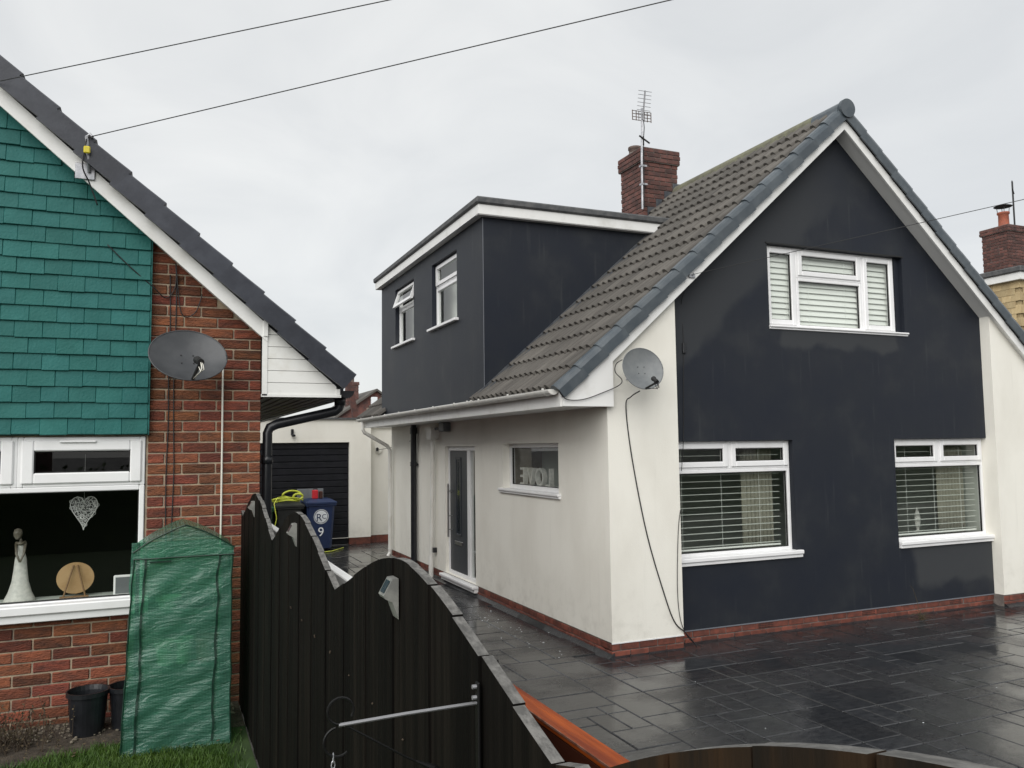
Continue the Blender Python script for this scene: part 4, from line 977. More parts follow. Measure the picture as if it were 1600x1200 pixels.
m = MB(); m.tube([(.69, 1.70, -.52), (.69, 1.70, -.468)], .002, 5); m.build('nail', 'rubber', lf)

# ================================================================== BINS, HOSE
def wheelie(name, lab, cx, yf, body, lidm, h=1.02, w=.57, d=.66, number=None):
    r = thing(name, lab, 'wheelie bin', (cx, yf+.3, G), None)
    def rr_(z, t): return (w/2*(.80+.20*t), d*(.72+.28*t))
    vs = []; z0_, z1_ = G+.06, G+h-.09
    for t, z in ((0, z0_), (1, z1_)):
        a, b = rr_(z, t); c = .05
        yb0 = yf + (1-t)*.06
        vs += [(cx-a+c, yb0, z), (cx+a-c, yb0, z), (cx+a, yb0+c, z), (cx+a, yb0+b-c, z), (cx+a-c, yb0+b, z), (cx-a+c, yb0+b, z), (cx-a, yb0+b-c, z), (cx-a, yb0+c, z)]
    m = MB(); m.add(vs, [list(range(8))[::-1], list(range(8, 16))] + [(i, (i+1) % 8, (i+1) % 8+8, i+8) for i in range(8)]); m.cbox(cx-w/2-.02, cx+w/2+.02, yf-.02, yf+d+.02, z1_-.05, z1_, .012); m.build('body', body, r)
    m = MB(); zl = z1_+.001
    lid = [(w/2+.03, -.035, d+.05, 0), (w/2+.03, -.035, d+.05, .035), (w/2-.01, .02, d+.02, .06), (w/2-.06, .08, d-.04, .09), (w/2-.08, .1, d-.06, .10)]
    vs = []
    for a, y0_, y1_, z in lid: vs += [(cx-a, yf+y0_, zl+z), (cx+a, yf+y0_, zl+z), (cx+a, yf+y1_, zl+z), (cx-a, yf+y1_, zl+z)]
    m.add(vs, [(i*4+k, i*4+(k+1) % 4, (i+1)*4+(k+1) % 4, (i+1)*4+k) for i in range(4) for k in range(4)] + [(16, 17, 18, 19), (3, 2, 1, 0)]); m.build('lid', lidm, r)
    for sx in (-1, 1):
        m = MB(); m.prism([(yf+d-.02+.1*math.cos(a), G+.1+.1*math.sin(a)) for a in [2*math.pi*i/18 for i in range(18)]], 'x', cx+sx*(w/2-.06), cx+sx*(w/2-.015)); m.build('wheel', 'rubber', r)
    m = MB(); m.tube([(cx-w/2+.06, yf+d+.05, z1_-.02), (cx+w/2-.06, yf+d+.05, z1_-.02)], .016, 8); m.build('handle_bar', body, r)
    return r
bb = wheelie('wheelie_bin', 'navy blue wheelie bin with white round logo and number 9', 3.20, 17.85, 'bin_blue', 'bin_blue', 1.10, .60)
def face_text(me, x, y, z, parent):
    R_ = Matrix(((1, 0, 0), (0, 0, -1), (0, 1, 0))); return piece(me.name, me, (x, y, z), parent, R_)
lean = .06/.95
def yface(z): return 17.85 + .06*(1-(z-G-.06)/(1.01-.06)) - .004
zc = -1.46
m = MB(); m.add([(3.20+.130*math.cos(a), yface(zc+.13*math.sin(a)), zc+.130*math.sin(a)) for a in [2*math.pi*i/32 for i in range(32)]], [list(range(32))]); m.build('logo_disc', 'white_print', bb)
m = MB()
for i in range(32):
    a, b = 2*math.pi*i/32, 2*math.pi*(i+.8)/32
    m.add([(3.20+r_*math.cos(t), yface(zc+r_*math.sin(t)), zc+r_*math.sin(t)) for r_, t in ((.142, a), (.158, a), (.158, b), (.142, b))], [(0, 1, 2, 3)])
m.build('logo_ring', 'white_print', bb)
t_ = text_mesh('R', .22, .001, 'bin_blue', 'logo_letter'); face_text(t_, 3.155, yface(zc)-.006, zc-.09, bb)
t_ = text_mesh('C', .14, .001, 'bin_blue', 'logo_letter'); face_text(t_, 3.262, yface(zc)-.006, zc-.045, bb)
t_ = text_mesh('9', .27, .001, 'white_print', 'bin_number'); face_text(t_, 3.20, yface(-1.8)-.004, -1.875, bb)
bk = wheelie('wheelie_bin', 'black wheelie bin with coiled yellow hose on its lid', 2.55, 17.95, 'bin_black', 'bin_black', 1.05, .58)
wheelie('wheelie_bin', 'green wheelie bin mostly hidden at the brick house corner', 1.93, 17.9, 'bin_green', 'bin_green', 1.02, .56)
m = MB(); pts = []
rs = random.Random(3)
ph = 0
for i in range(150):
    t = i/150; a = t*2*math.pi*4.3
    pts.append((2.55+(.28+.07*math.sin(a*.37+1))*math.cos(a)-.02, 18.22+.2*math.sin(a)*(.8+.2*math.sin(a*.7)), G+1.075+.025*math.sin(a*1.9)+.06*t+.03*math.sin(a*.5)))
pts += [(2.3, 17.92, -1.03), (2.22, 17.86, -1.15), (2.27, 17.83, -1.45), (2.2, 17.84, -1.8), (2.24, 17.8, -2.17), (2.5, 17.6, -2.185), (2.9, 17.5, -2.185), (3.4, 17.7, -2.185), (3.75, 18.2, -2.185)]
m.tube(pts, .011, 6); m.build('garden_hose', 'hose', None, smooth=True, label='coiled yellow garden hose on the black bin', cat='hose')
m = MB(); m.tube([(2.62+.2*math.cos(a), 18.1+.03*math.sin(a*2), -1.0+.10*math.sin(a)) for a in [math.pi*i/12 for i in range(13)]], .02, 6); m.tube([(2.75+.1*math.cos(a), 18.12, -1.03+.06*math.sin(a)) for a in [2*math.pi*i/12 for i in range(13)]], .025, 6)
m.build('hose_bundle', 'hose', None, smooth=True, label='bright yellow tied loop of hose behind the coiled hose', cat='hose')
rc = thing('fuel_can', 'small red can standing on the blue bin lid', 'can', (3.14, 18.2, -1.05))
m = MB(); m.cbox(3.05, 3.17, 18.05, 18.18, -1.09, -.90, .015); m.build('body', 'red_plastic', rc)
m = MB(); m.tube([(3.08, 18.11, -.905), (3.08, 18.11, -.87), (3.15, 18.11, -.87), (3.15, 18.11, -.905)], .012, 6); m.build('handle', 'rubber', rc)
m = MB(); m.cbox(3.19, 3.27, 18.06, 18.16, -1.09, -.93, .012); m.build('cap_section', 'red_wood', rc)
m = MB(); m.cbox(2.82, 3.40, 18.72, 18.76, -1.32, -.90, .006); m.build('grey_board', 'grey_board', None, label='flat grey board leaning behind the bins on the garage door', cat='board')

# ================================================================== SATELLITE DISHES, AERIAL
def dish(name, lab, c, face, rx, rz, mm, lnb_off, wallpt, cablem):
    r = thing(name, lab, 'satellite dish', (c[0], c[1], c[2]-rz))
    fdir = Vector(face).normalized(); side = Vector((0, 0, 1)).cross(fdir).normalized(); up = fdir.cross(side)
    cc = Vector(c); vs = []; fs = []; nr, na = 7, 36
    def pt(rho, a, off=0): return cc + side*(rx*rho*math.cos(a)) + up*(rz*rho*math.sin(a)) + fdir*(.055*(rho*rho-1)+off)
    m = MB()
    for off in (0, -.006):
        for i in range(nr+1):
            for k in range(na): vs.append(pt(i/nr, 2*math.pi*k/na, off))
    st = (nr+1)*na
    for o_ in (0, 1):
        for i in range(nr):
            for k in range(na):
                q = (o_*st+i*na+k, o_*st+i*na+(k+1) % na, o_*st+(i+1)*na+(k+1) % na, o_*st+(i+1)*na+k); fs.append(q if not o_ else q[::-1])
    m.add(vs, fs); m.build('reflector', mm, r, smooth=True)
    m = MB(); m.tube([pt(1.0, 2*math.pi*k/na, -.002) for k in range(na+1)], .005, 6); m.build('rim', mm, r, smooth=True)
    l = cc + side*lnb_off[0] + up*lnb_off[1] + fdir*lnb_off[2]; base = pt(.96, -math.pi/2 + lnb_off[3])
    m = MB(); m.tube([base, l - up*.03], .011, 6); m.build('feed_arm', 'rubber', r)
    m = MB(); ax = (cc - l).normalized(); m.tube([l-ax*.045, l-ax*.01, l, l+ax*.03, l+ax*.045], [.022, .024, .017, .026, .026], 12); m.build('receiver', 'rubber', r)
    m = MB(); m.tube([l-ax*.04, l-ax*.05-up*.05, l-up*.085-ax*.02, l-up*.04+ax*.03, base], .004, 5); m.tube([l-ax*.035+side*.01, l-ax*.04-up*.06+side*.015, l-up*.09, base], .0035, 5); m.build('receiver_cable', cablem, r, smooth=True)
    wp = Vector(wallpt); b = cc - fdir*.07
    m = MB(); m.tube([wp, Vector((wp.x, b.y+.05, wp.z)), b], .016, 8); m.cbox(wp.x-.05, wp.x+.05, wp.y-.008, wp.y, wp.z-.07, wp.z+.07, .003); m.build('wall_mount', 'galv', r)
    for k in range(4):
        p = pt(.22, math.pi/4+k*math.pi/2, .003); m = MB(); m.tube([p-fdir*.002, p+fdir*.003], .005, 6); m.build('bolt', 'rubber', r)
    return r
dish('satellite_dish', 'large charcoal satellite dish on the brick wall beside teal tiles', (.165, 5.93, .645), (.10, -.84, .54), .25, .215, 'dish', (.03, -.185, .17, .05), (.25, YL, .62), 'cable_white')
dish('satellite_dish', 'grey satellite dish on the white pier left of the charcoal wall', (4.585, 7.20, .785), (-.16, -.93, .30), .222, .230, 'dish_light', (.02, -.215, .20, -.0), (4.62, Y0, .76), 'cable')
# aerial on chimney
ae = thing('tv_aerial', 'tall television aerial with grid reflector strapped to the brick chimney', 'aerial', (7.08, 10.95, 3.75))
ax_, ay_ = 7.045, 10.93
m = MB(); m.tube([(ax_-.02, ay_, 3.75), (ax_-.01, ay_, 4.6), (ax_+.01, ay_, 5.05), (ax_+.015, ay_, 5.42)], .019, 8); m.build('mast', 'galv', ae)
m = MB(); m.tube([(ax_+.015, ay_-.02, 5.22), (ax_+.04, ay_-.07, 5.69)], .014, 6); m.build('boom', 'alu', ae)
for k in range(7):
    t = .20+.13*k; p = (ax_+.015+.025*t, ay_-.02-.05*t, 5.22+.47*t); m = MB(); m.tube([(p[0]-.125, p[1], p[2]-.004), (p[0]+.125, p[1], p[2]+.004)], .0045, 5); m.build('element', 'alu', ae)
m = MB()
for z in (5.215, 5.265, 5.315, 5.365): m.tube([(ax_-.16, ay_+.01, z), (ax_+.19, ay_+.01, z+.01)], .006, 5)
for dx in (-.16, -.09, -.04, .07, .12, .19): m.tube([(ax_+dx, ay_+.01, 5.21), (ax_+dx, ay_+.01, 5.375)], .008 if abs(dx-.015) > .1 else .006, 5)
m.build('reflector_grid', 'pot_dark', ae)
m = MB(); m.tube([(ax_-.06, ay_-.02, 4.95), (ax_+.12, ay_-.04, 4.84)], .014, 6); m.tube([(ax_+.02, ay_-.02, 4.80), (ax_+.02, ay_-.02, 4.95)], .01, 6); m.build('clamp_bar', 'rubber', ae)
m = MB(); m.tube([(ax_+.02, ay_-.02, 5.3), (ax_+.045, ay_-.015, 5.1), (ax_+.02, ay_-.02, 4.9), (ax_+.012, ay_-.022, 4.4), (ax_, ay_-.02, 3.78)], .006, 5); m.build('coax_cable', 'cable', ae)
for z in (4.15, 4.45):
    m = MB(); m.box(ax_-.035, ax_+.07, ay_-.025, ay_+.05, z, z+.03); m.build('lashing_bracket', 'galv', ae)

# ================================================================== CABLES
def cabl(name, lab, pts, r=.005, mm='cable', cat='cable', sub=6):
    P = [Vector(p) for p in pts]; out = []
    for i in range(len(P)-1):
        p0, p1, p2, p3 = P[max(i-1, 0)], P[i], P[i+1], P[min(i+2, len(P)-1)]
        for k in range(sub):
            t = k/sub; out.append(.5*((2*p1)+(-p0+p2)*t+(2*p0-5*p1+4*p2-p3)*t*t+(-p0+3*p1-3*p2+p3)*t**3))
    out.append(P[-1]); m = MB(); m.tube(out, r, 6); return m.build(name, mm, None, smooth=True, label=lab, cat=cat)
def sag(a, b, s, n=24):
    a, b = Vector(a), Vector(b); return [a.lerp(b, i/n) - Vector((0, 0, s*4*(i/n)*(1-i/n))) for i in range(n+1)]
def wire(lab, a, b, s, r=.0034):
    m = MB(); m.tube(sag(a, b, s), r, 6); m.build('overhead_wire', 'cable', None, label=lab, cat='wire')
PX, PY, PZ = 20.2, -10, 4.55
wire('upper overhead telephone wire leaving the brick house roof edge', (-1.06, 6.03, 2.385), (21.4, PY, PZ), .05)
wire('lower overhead telephone wire from bracket on the brick house bargeboard', (-.485, 6.0, 2.095), (19.9, PY, PZ), .03)
wire('overhead telephone wire reaching the charcoal gable bargeboard', (5.40, 7.43, 1.875), (19.4, PY, PZ), .03)
tp = thing('telegraph_pole', 'wooden telegraph pole across the street where the wires meet', 'pole', (20.2, -10.1, G))
m = MB(); m.tube([(20.2, -10.1, G), (20.2, -10.1, 5.2)], [.15, .11], 12); m.build('shaft', 'wood_warm', tp)
m = MB(); m.box(19.2, 21.6, -10.0, -9.92, 4.5, 4.6); m.build('cross_arm', 'galv', tp)
wb = thing('wire_bracket', 'galvanised wire bracket with yellow tag on the white bargeboard', 'bracket', (-.49, 6.05, 1.75))
m = MB(); m.cbox(-.56, -.44, 6.07, 6.084, 1.83, 1.94, .003); m.build('base_plate', 'galv', wb)
m = MB(); m.tube([(-.475, 6.06, 1.88), (-.478, 6.02, 1.95), (-.49, 6.0, 2.10), (-.47, 6.0, 2.12), (-.455, 6.0, 2.10)], .011, 7); m.build('stem', 'galv', wb)
m = MB(); m.cbox(-.505, -.465, 5.975, 5.99, 1.98, 2.03, .008); m.build('insulator_tag', 'yellow', wb)
cabl('drop_cable', 'thin black cable dropping from the wire bracket over teal tiles', [(-.49, 5.99, 2.08), (-.51, 6.0, 1.9), (-.47, 6.05, 1.80), (-.42, 6.075, 1.66)], .005)
cabl('wall_cable', 'thin dark cable crossing teal tiles to the brickwork', [(-.36, 6.185, 1.42), (-.22, 6.185, 1.28), (-.07, 6.20, 1.15), (.02, 6.235, 1.08), (.08, 6.235, 1.17), (.08, 6.235, 1.33), (.12, 6.235, .98), (.21, 6.235, .98), (.26, 6.235, 1.12)], .004)
for k, (xx, lab) in enumerate(((.045, 'left one of two dark cables running down the brickwork'), (.085, 'right one of two dark cables running down the brickwork'))):
    cabl('wall_cable', lab, [(xx+U(-.006, .006), YL-.006, 1.25-.35*i) for i in range(9)], .004)
cabl('conduit', 'white cable running straight down the brick wall below the dish', [(.408, YL-.008, .60), (.409, YL-.008, -.2), (.407, YL-.008, -1.0), (.407, YL-.008, -1.75)], .007, 'cable_white')
YF = Y0-.008
cabl('dish_cable', 'black cable hanging from the grey dish down the white pier', [(4.55, 7.22, .55), (4.552, 7.40, .50), (4.556, YF-.004, .40), (4.62, YF, -.15), (4.78, YF, -.95), (4.98, YF, -1.6), (5.10, YF, -1.9), (5.22, YF-.01, -2.02), (5.33, YF-.02, -2.14), (5.36, YF-.03, -2.19)], .0065)
cabl('dish_cable', 'second black cable looping out beside the charcoal wall base', [(5.215, YF, -.72), (5.18, YF, -.95), (5.15, YF, -1.5), (5.17, YF, -1.85), (5.24, YF-.01, -2.05), (5.34, YF-.02, -2.15), (5.42, YF-.03, -2.19)], .004)
cabl('eaves_cable', 'black cable sagging from gutter end to the grey dish', [(3.70, 7.40, .56), (3.80, 7.42, .47), (4.0, 7.425, .47), (4.25, 7.425, .55), (4.42, 7.42, .62), (4.46, 7.42, .68), (4.37, 7.40, .76), (4.36, 7.36, .84), (4.40, 7.3, .88)], .005)
cabl('gable_cable', 'thin black telephone cable running down the charcoal wall into the window', [(5.40, 7.44, 1.86), (5.41, YD-.006, 1.62), (5.42, YD-.006, 1.2), (5.40, YD-.006, .6), (5.38, YD-.007, .05), (5.34, YD-.01, -.30)], .004)
m = MB(); m.cbox(5.40, 5.44, YD-.025, YD-.001, 1.02, 1.14, .004); m.build('junction_box', 'black_plastic', None, label='tiny black junction box on the charcoal wall', cat='box')
m = MB(); m.cbox(5.36, 5.44, 7.425, 7.444, 1.84, 1.88, .003); m.tube([(5.40, 7.42, 1.865), (5.40, 7.40, 1.89)], .008, 6); m.build('wire_hook', 'galv', None, label='small metal hook on the bargeboard holding the telephone wire', cat='hook')
cabl('lamp_cable', 'thin grey cable strung from the white house to the wall lamp', [(4.33, 14.9, .12), (4.5, 17.0, .0), (4.72, 19.0, -.05)], .006)

# ================================================================== BLINDS AND WINDOW ORNAMENTS
def blind(lab, x0, x1, z0, z1, y, pitch, ang, cords, wd=.05, bmat='blind'):
    b = thing('venetian_blind', lab, 'blind', ((x0+x1)/2, y, z0))
    sm = MB(); hw = wd/2
    sm.add([(x0, -hw, -.002), (x1, -hw, -.002), (x1, 0, .001), (x0, 0, .001), (x1, hw, -.002), (x0, hw, -.002), (x0, -hw, -.0045), (x1, -hw, -.0045), (x1, hw, -.0045), (x0, hw, -.0045)], [(0, 1, 2, 3), (3, 2, 4, 5), (0, 6, 7, 1), (6, 9, 8, 7), (5, 4, 8, 9)])
    me = rawmesh('slat', sm, bmat); z = z0+pitch*.6
    while z < z1-.03: piece('slat', me, (0, y, z), b, Matrix.Rotation(ang+U(-.02, .02), 3, 'X')); z += pitch
    m = MB(); m.cbox(x0, x1, y-.025, y+.025, z1-.04, z1, .003); m.build('head_rail', 'blind', b)
    m = MB(); m.cbox(x0, x1, y-.02, y+.02, z0, z0+.02, .003); m.build('bottom_rail', 'blind', b)
    for c in cords: m = MB(); m.tube([(c, y-.028, z0), (c, y-.028, z1)], .0015, 4); m.build('ladder_cord', 'blind', b)
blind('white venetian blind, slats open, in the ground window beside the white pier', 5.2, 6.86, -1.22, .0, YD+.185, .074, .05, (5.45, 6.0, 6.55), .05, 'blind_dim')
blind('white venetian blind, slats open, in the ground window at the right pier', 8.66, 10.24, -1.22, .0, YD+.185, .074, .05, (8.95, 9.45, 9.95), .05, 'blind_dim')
blind('closed white blind in the left light of the upstairs window', 6.71, 7.13, 1.43, 2.37, YD+.15, .072, 1.2, (6.8, 7.05), .092)
blind('closed white blind in the wide middle light of the upstairs window', 7.18, 8.22, 1.43, 2.37, YD+.15, .072, 1.2, (7.4, 8.0), .092)
blind('closed white blind in the right light of the upstairs window', 8.25, 8.78, 1.43, 2.37, YD+.15, .072, 1.2, (8.35, 8.7), .092)
def curtain(lab, x0, x1, y, z0, z1):
    m = MB(); n = 40; vs = []
    for i in range(n+1):
        x = x0+(x1-x0)*i/n; yy_ = y+.03*math.sin(i*1.3)
        vs += [(x, yy_, z0), (x, yy_, z1)]
    m.add(vs, [(2*i, 2*i+2, 2*i+3, 2*i+1) for i in range(n)]); o = m.build('curtain', 'curtain', None, smooth=True, label=lab, cat='curtain')
    md = o.modifiers.new('thick', 'SOLIDIFY'); md.thickness = .004
curtain('beige curtain gathered behind the blind of the left ground window', 6.45, 6.92, YD+.35, -1.7, .1)
curtain('beige curtain gathered behind the blind of the right ground window', 9.75, 10.26, YD+.35, -1.7, .1)
m = MB(); m.lathe([(.0, 0), (.07, .0), (.07, .02), (.02, .05), (.03, .08), (.05, .15), (.052, .20), (.035, .27), (.012, .33), (.0, .35)], (9.22, YD+.24, -1.22), 16, sy=.45); m.build('ornament', 'ornament', None, smooth=True, label='pale leaf-shaped ornament inside the right ground window', cat='ornament')
# LOVE letters behind the side window, turned to face the room
RV = Matrix(((0, 0, 1), (1, 0, 0), (0, 1, 0)))
for ch_, yl_, lab in (('L', 9.40, 'white standing letter L in the side window'), ('O', 9.66, 'white standing letter O in the side window'), ('V', 9.94, 'white standing letter V in the side window'), ('E', 10.20, 'white standing letter E in the side window')):
    me = text_mesh(ch_, .34, .03, 'ornament', 'letter'); o = bpy.data.objects.new('standing_letter', me); C.objects.link(o)
    o.matrix_world = Matrix.Translation((4.56, yl_, -.525+E)) @ RV.to_4x4(); tag(o, lab, 'letter', 'LOVE letters')
m = MB(); m.box(X0+.17, X0+.40, 8.6, 10.5, -.545, -.526); m.build('window_shelf', 'upvc', H)
# items in the brick house window
SILLZ = -1.014
fg = thing('figurine', 'slim pale figurine of a woman in a long dress on the window board', 'figurine', (-.86, 6.55, SILLZ))
m = MB(); m.lathe([(.0, 0), (.098, 0), (.095, .012), (.072, .06), (.052, .13), (.042, .21), (.036, .28), (.028, .315), (.024, .33), (.03, .36), (.033, .385), (.012, .402), (.0, .404)], (-.865, 6.55, SILLZ), 24, sy=.7); m.build('body', 'ornament', fg, smooth=True)
m = MB(); m.tube([(-.895, 6.53, SILLZ+.395), (-.865, 6.515, SILLZ+.39), (-.835, 6.53, SILLZ+.40)], [.010, .013, .010], 8); m.tube([(-.893, 6.53, SILLZ+.39), (-.885, 6.50, SILLZ+.32), (-.862, 6.48, SILLZ+.27)], [.009, .008, .006], 8); m.tube([(-.837, 6.53, SILLZ+.39), (-.842, 6.50, SILLZ+.32), (-.860, 6.48, SILLZ+.27)], [.009, .008, .006], 8); m.build('arms', 'bronze', fg, smooth=True)
m = MB(); m.lathe([(.0, -.04), (.015, -.035), (.026, -.012), (.028, .008), (.022, .03), (.0, .04)], (-.885, 6.54, SILLZ+.455), 14); m.tube([(-.865, 6.55, SILLZ+.40), (-.872, 6.545, SILLZ+.425)], .009, 8); m.build('head', 'bronze', fg, smooth=True)
ez = thing('wooden_disc', 'round wooden plaque standing on a small easel in the window', 'plaque', (-.53, 6.55, SILLZ))
m = MB(); m.prism([(-.53+.118*math.cos(a), SILLZ+.13+.108*math.sin(a)) for a in [2*math.pi*i/36 for i in range(36)]], 'y', 6.55, 6.565); m.build('disc', 'wood_disc', ez)
for sx in (-1, 1): m = MB(); m.tube([(-.53+sx*.012, 6.54, SILLZ+.22), (-.53+sx*.068, 6.50, SILLZ+.01)], .006, 6); m.build('easel_leg', 'wood_easel', ez)
m = MB(); m.cbox(-.62, -.44, 6.49, 6.51, SILLZ, SILLZ+.014, .002); m.tube([(-.53, 6.56, SILLZ+.22), (-.53, 6.66, SILLZ)], .006, 6); m.build('easel_rest', 'wood_easel', ez)
ht = thing('heart_decoration', 'silver wirework heart hanging in the window above the plaque', 'heart', (-.475, 6.42, -.5))
hp_ = []
for i in range(41):
    t = 2*math.pi*i/40; hx = .78*math.sin(t)**3; hz = (.8125*math.cos(t)-.3125*math.cos(2*t)-.125*math.cos(3*t)-.0625*math.cos(4*t)); hz = hz if hz > -.2 else -.2+(hz+.2)*1.35
    hp_.append((-.478+.108*hx, 6.42, -.395+.108*hz))
m = MB(); m.tube(hp_, .003, 5); m.build('outline', 'silver_wire', ht)
m = MB(); rs = random.Random(2)
def inh(x, z):
    c_ = False; j_ = len(hp_)-1
    for i_ in range(len(hp_)):
        xi, zi, xj, zj = hp_[i_][0], hp_[i_][2], hp_[j_][0], hp_[j_][2]
        if (zi > z) != (zj > z) and x < (xj-xi)*(z-zi)/(zj-zi)+xi: c_ = not c_
        j_ = i_
    return c_
k = 0
while k < 130:
    x, z = -.478+U(-.09, .09), -.395+U(-.2, .1)
    if inh(x, z):
        r_ = U(.007, .014); a0 = U(0, 6); yo = U(-.012, .012); m.tube([(x+r_*math.cos(a0+t), 6.42+yo+.006*math.sin(a0*3+t), z+r_*math.sin(a0+t)) for t in [i*.8 for i in range(7)]], .0016, 4); k += 1
m.build('wire_filling', 'silver_wire', ht)
m = MB(); m.tube([(-.478, 6.42, -.35), (-.478, 6.42, -.02)], .0008, 4); m.build('thread', 'silver_wire', ht)
mo = thing('picture_frame', 'white framed panel standing at the right end of the window', 'frame', (-.2, 6.48, SILLZ))
m = MB(); m.cbox(-.285, -.03, 6.47, 6.485, SILLZ, SILLZ+.14, .02); m.build('frame', 'upvc', mo)
m = MB(); m.box(-.272, -.04, 6.4675, 6.4705, SILLZ+.012, SILLZ+.125); m.build('panel', 'grey_board', mo)

# ================================================================== MINI GREENHOUSE
gh = thing('mini_greenhouse', 'green mesh-covered mini greenhouse standing on the lawn against brick', 'greenhouse', (.13, 5.7, GL))
gx0, gx1, gy0, gy1, gz0, gze, gzr = -.165, .425, 5.46, 5.93, GL+.005, -.60, -.455
gxt = gx0+.036
def wr(p, s=1.): return Vector(p) + s*.013*Vector((mnoise.noise(Vector((p[0]*5, p[2]*9+p[0]*4, 1.1+p[1]*5))), 1.3*mnoise.noise(Vector((p[0]*4, p[2]*10-p[0]*5, 3.3+p[1]*4))), 0))
def sheet(m, a, b, c, d, nu, nv, s=1., hem=0, bulge=0.):
    a, b, c, d = map(Vector, (a, b, c, d)); vs = []
    for j in range(nv+1):
        for i in range(nu+1):
            p = a.lerp(b, i/nu).lerp(d.lerp(c, i/nu), j/nv); q = wr(p, s)
            q.z += bulge*math.sin(math.pi*j/nv)
            if hem and j == 0: q.z += .012*mnoise.noise(Vector((p.x*14, p.y*14, 0)))
            vs.append(q)
    m.add(vs, [(j*(nu+1)+i, j*(nu+1)+i+1, (j+1)*(nu+1)+i+1, (j+1)*(nu+1)+i) for j in range(nv) for i in range(nu)])
m = MB(); sheet(m, (gx0-.02, gy0-.015, gz0), (gx1-.0, gy0-.015, gz0), (gx1-.0, gy0, gze), (gxt, gy0, gze), 36, 80, 1.1, 1); m.build('front_cover', 'cover', gh, smooth=True)
m = MB(); sheet(m, (gx0-.02, gy0-.015, gz0), (gx0-.02, gy1, gz0), (gxt, gy1, gze), (gxt, gy0, gze), 24, 70, 1.2, 1); sheet(m, (gx1, gy0-.015, gz0), (gx1+.015, gy1, gz0), (gx1, gy1, gze), (gx1, gy0, gze), 24, 70, 1.2, 1)
sheet(m, (gx0, gy1, gz0), (gx1, gy1, gz0), (gx1, gy1, gze), (gx0, gy1, gze), 20, 40, 1.); m.build('side_cover', 'cover', gh, smooth=True)
mid = (gxt+gx1)/2
m = MB(); sheet(m, (gxt-.012, gy0-.02, gze-.01), (gxt-.012, gy1, gze-.01), (mid, gy1, gzr), (mid, gy0-.02, gzr), 14, 14, .6, 0, .017); sheet(m, (gx1+.012, gy0-.02, gze-.01), (gx1+.012, gy1, gze-.01), (mid, gy1, gzr), (mid, gy0-.02, gzr), 14, 14, .6, 0, .017)
vs = []
for i in range(21):
    t = i/20; x = gxt-.01+(gx1-gxt+.02)*t; k = 1-abs(2*t-1); vs += [(x, gy0-.014-.004*math.sin(9*t), gze-.05-.006*math.sin(7*t)), (x, gy0-.016, gze+(gzr-gze)*k+.014*math.sin(math.pi*k)-.004)]
m.add(vs, [(2*i, 2*i+2, 2*i+3, 2*i+1) for i in range(20)]); m.build('roof_cover', 'cover', gh, smooth=False)
def strap(p, q, wd): 
    m = MB(); n = 30; vs = []
    for i in range(n+1):
        t = Vector(p).lerp(Vector(q), i/n); c_ = wr(t, 1.1); vs += [c_+Vector((-wd/2, -.006, 0)), c_+Vector((wd/2, -.006, 0))]
    m.add(vs, [(2*i, 2*i+1, 2*i+3, 2*i+2) for i in range(n)]); m.build('zip_strap', 'cover_strap', gh)
strap((gx0+.055, gy0-.018, gz0), (gxt+.062, gy0-.004, gze-.03), .013); strap((gx1-.105, gy0-.018, gz0+.03), (gx1-.075, gy0-.004, gze-.03), .013)
for a_, b_ in (((gxt-.012, gy0-.024, gze-.01), (mid, gy0-.024, gzr-.002)), ((gx1+.012, gy0-.024, gze-.01), (mid, gy0-.024, gzr-.002)), ((gxt-.01, gy0-.02, gze-.05), (gx1+.01, gy0-.02, gze-.05)), ((gx0-.02, gy0-.022, gz0), (gxt-.002, gy0-.006, gze)), ((gx1, gy0-.022, gz0+.02), (gx1, gy0-.006, gze))):
    n = 12; m = MB(); rise = .014 if b_[2] > gze+.05 else 0; m.tube([wr(Vector(a_).lerp(Vector(b_), i/n), .6)+Vector((0, 0, rise*math.sin(math.pi*i/n))) for i in range(n+1)], .0045, 5); m.build('piping', 'cover_strap', gh)
m = MB(); m.box(gx0+.12, gx0+.24, gy0-.016, gy0-.010, gze-.078, gze-.068); m.build('toggle_strap', 'cover_strap', gh)
for x in (gx0+.05, gx1-.015):
    for y in (gy0+.02, gy1-.02): m = MB(); m.tube([(x, y, gz0), (x, y, gze)], .008, 6); m.build('frame_tube', 'cover_strap', gh)
SH = [-.98, -1.32]
for z in SH:
    m = MB()
    for i in range(9): m.tube([(gx0+.02+i*.07, gy0+.03, z), (gx0+.02+i*.07, gy1-.03, z)], .003, 4)
    for y in (gy0+.03, gy1-.03): m.tube([(gx0+.02, y, z), (gx1-.02, y, z)], .004, 4)
    m.build('wire_shelf', 'galv', gh)
for x, z, r_, h_, mm, lab in ((.06, -1.318, .07, .14, 'plant', 'pale pot on the greenhouse shelf, seen through the cover'), (.16, -1.318, .065, .15, 'plant', 'pale taller pot beside the pale pot in the greenhouse'), (.29, -1.318, .075, .15, 'pot_clay', 'clay pot on the greenhouse shelf, right of the pale pots'), (.07, -.978, .075, .07, 'plant', 'pale bowl on the upper greenhouse shelf'), (.22, -.978, .12, .05, 'bin_green', 'green tray on the upper greenhouse shelf')):
    m = MB(); m.lathe([(.0, 0), (r_*.75, 0), (r_, h_), (r_*1.05, h_), (r_*1.05, h_-.02), (r_*.9, h_-.01), (0, h_-.02)], (x, 5.60, z), 16); m.build('plant_pot', mm, None, smooth=False, label=lab, cat='pot')

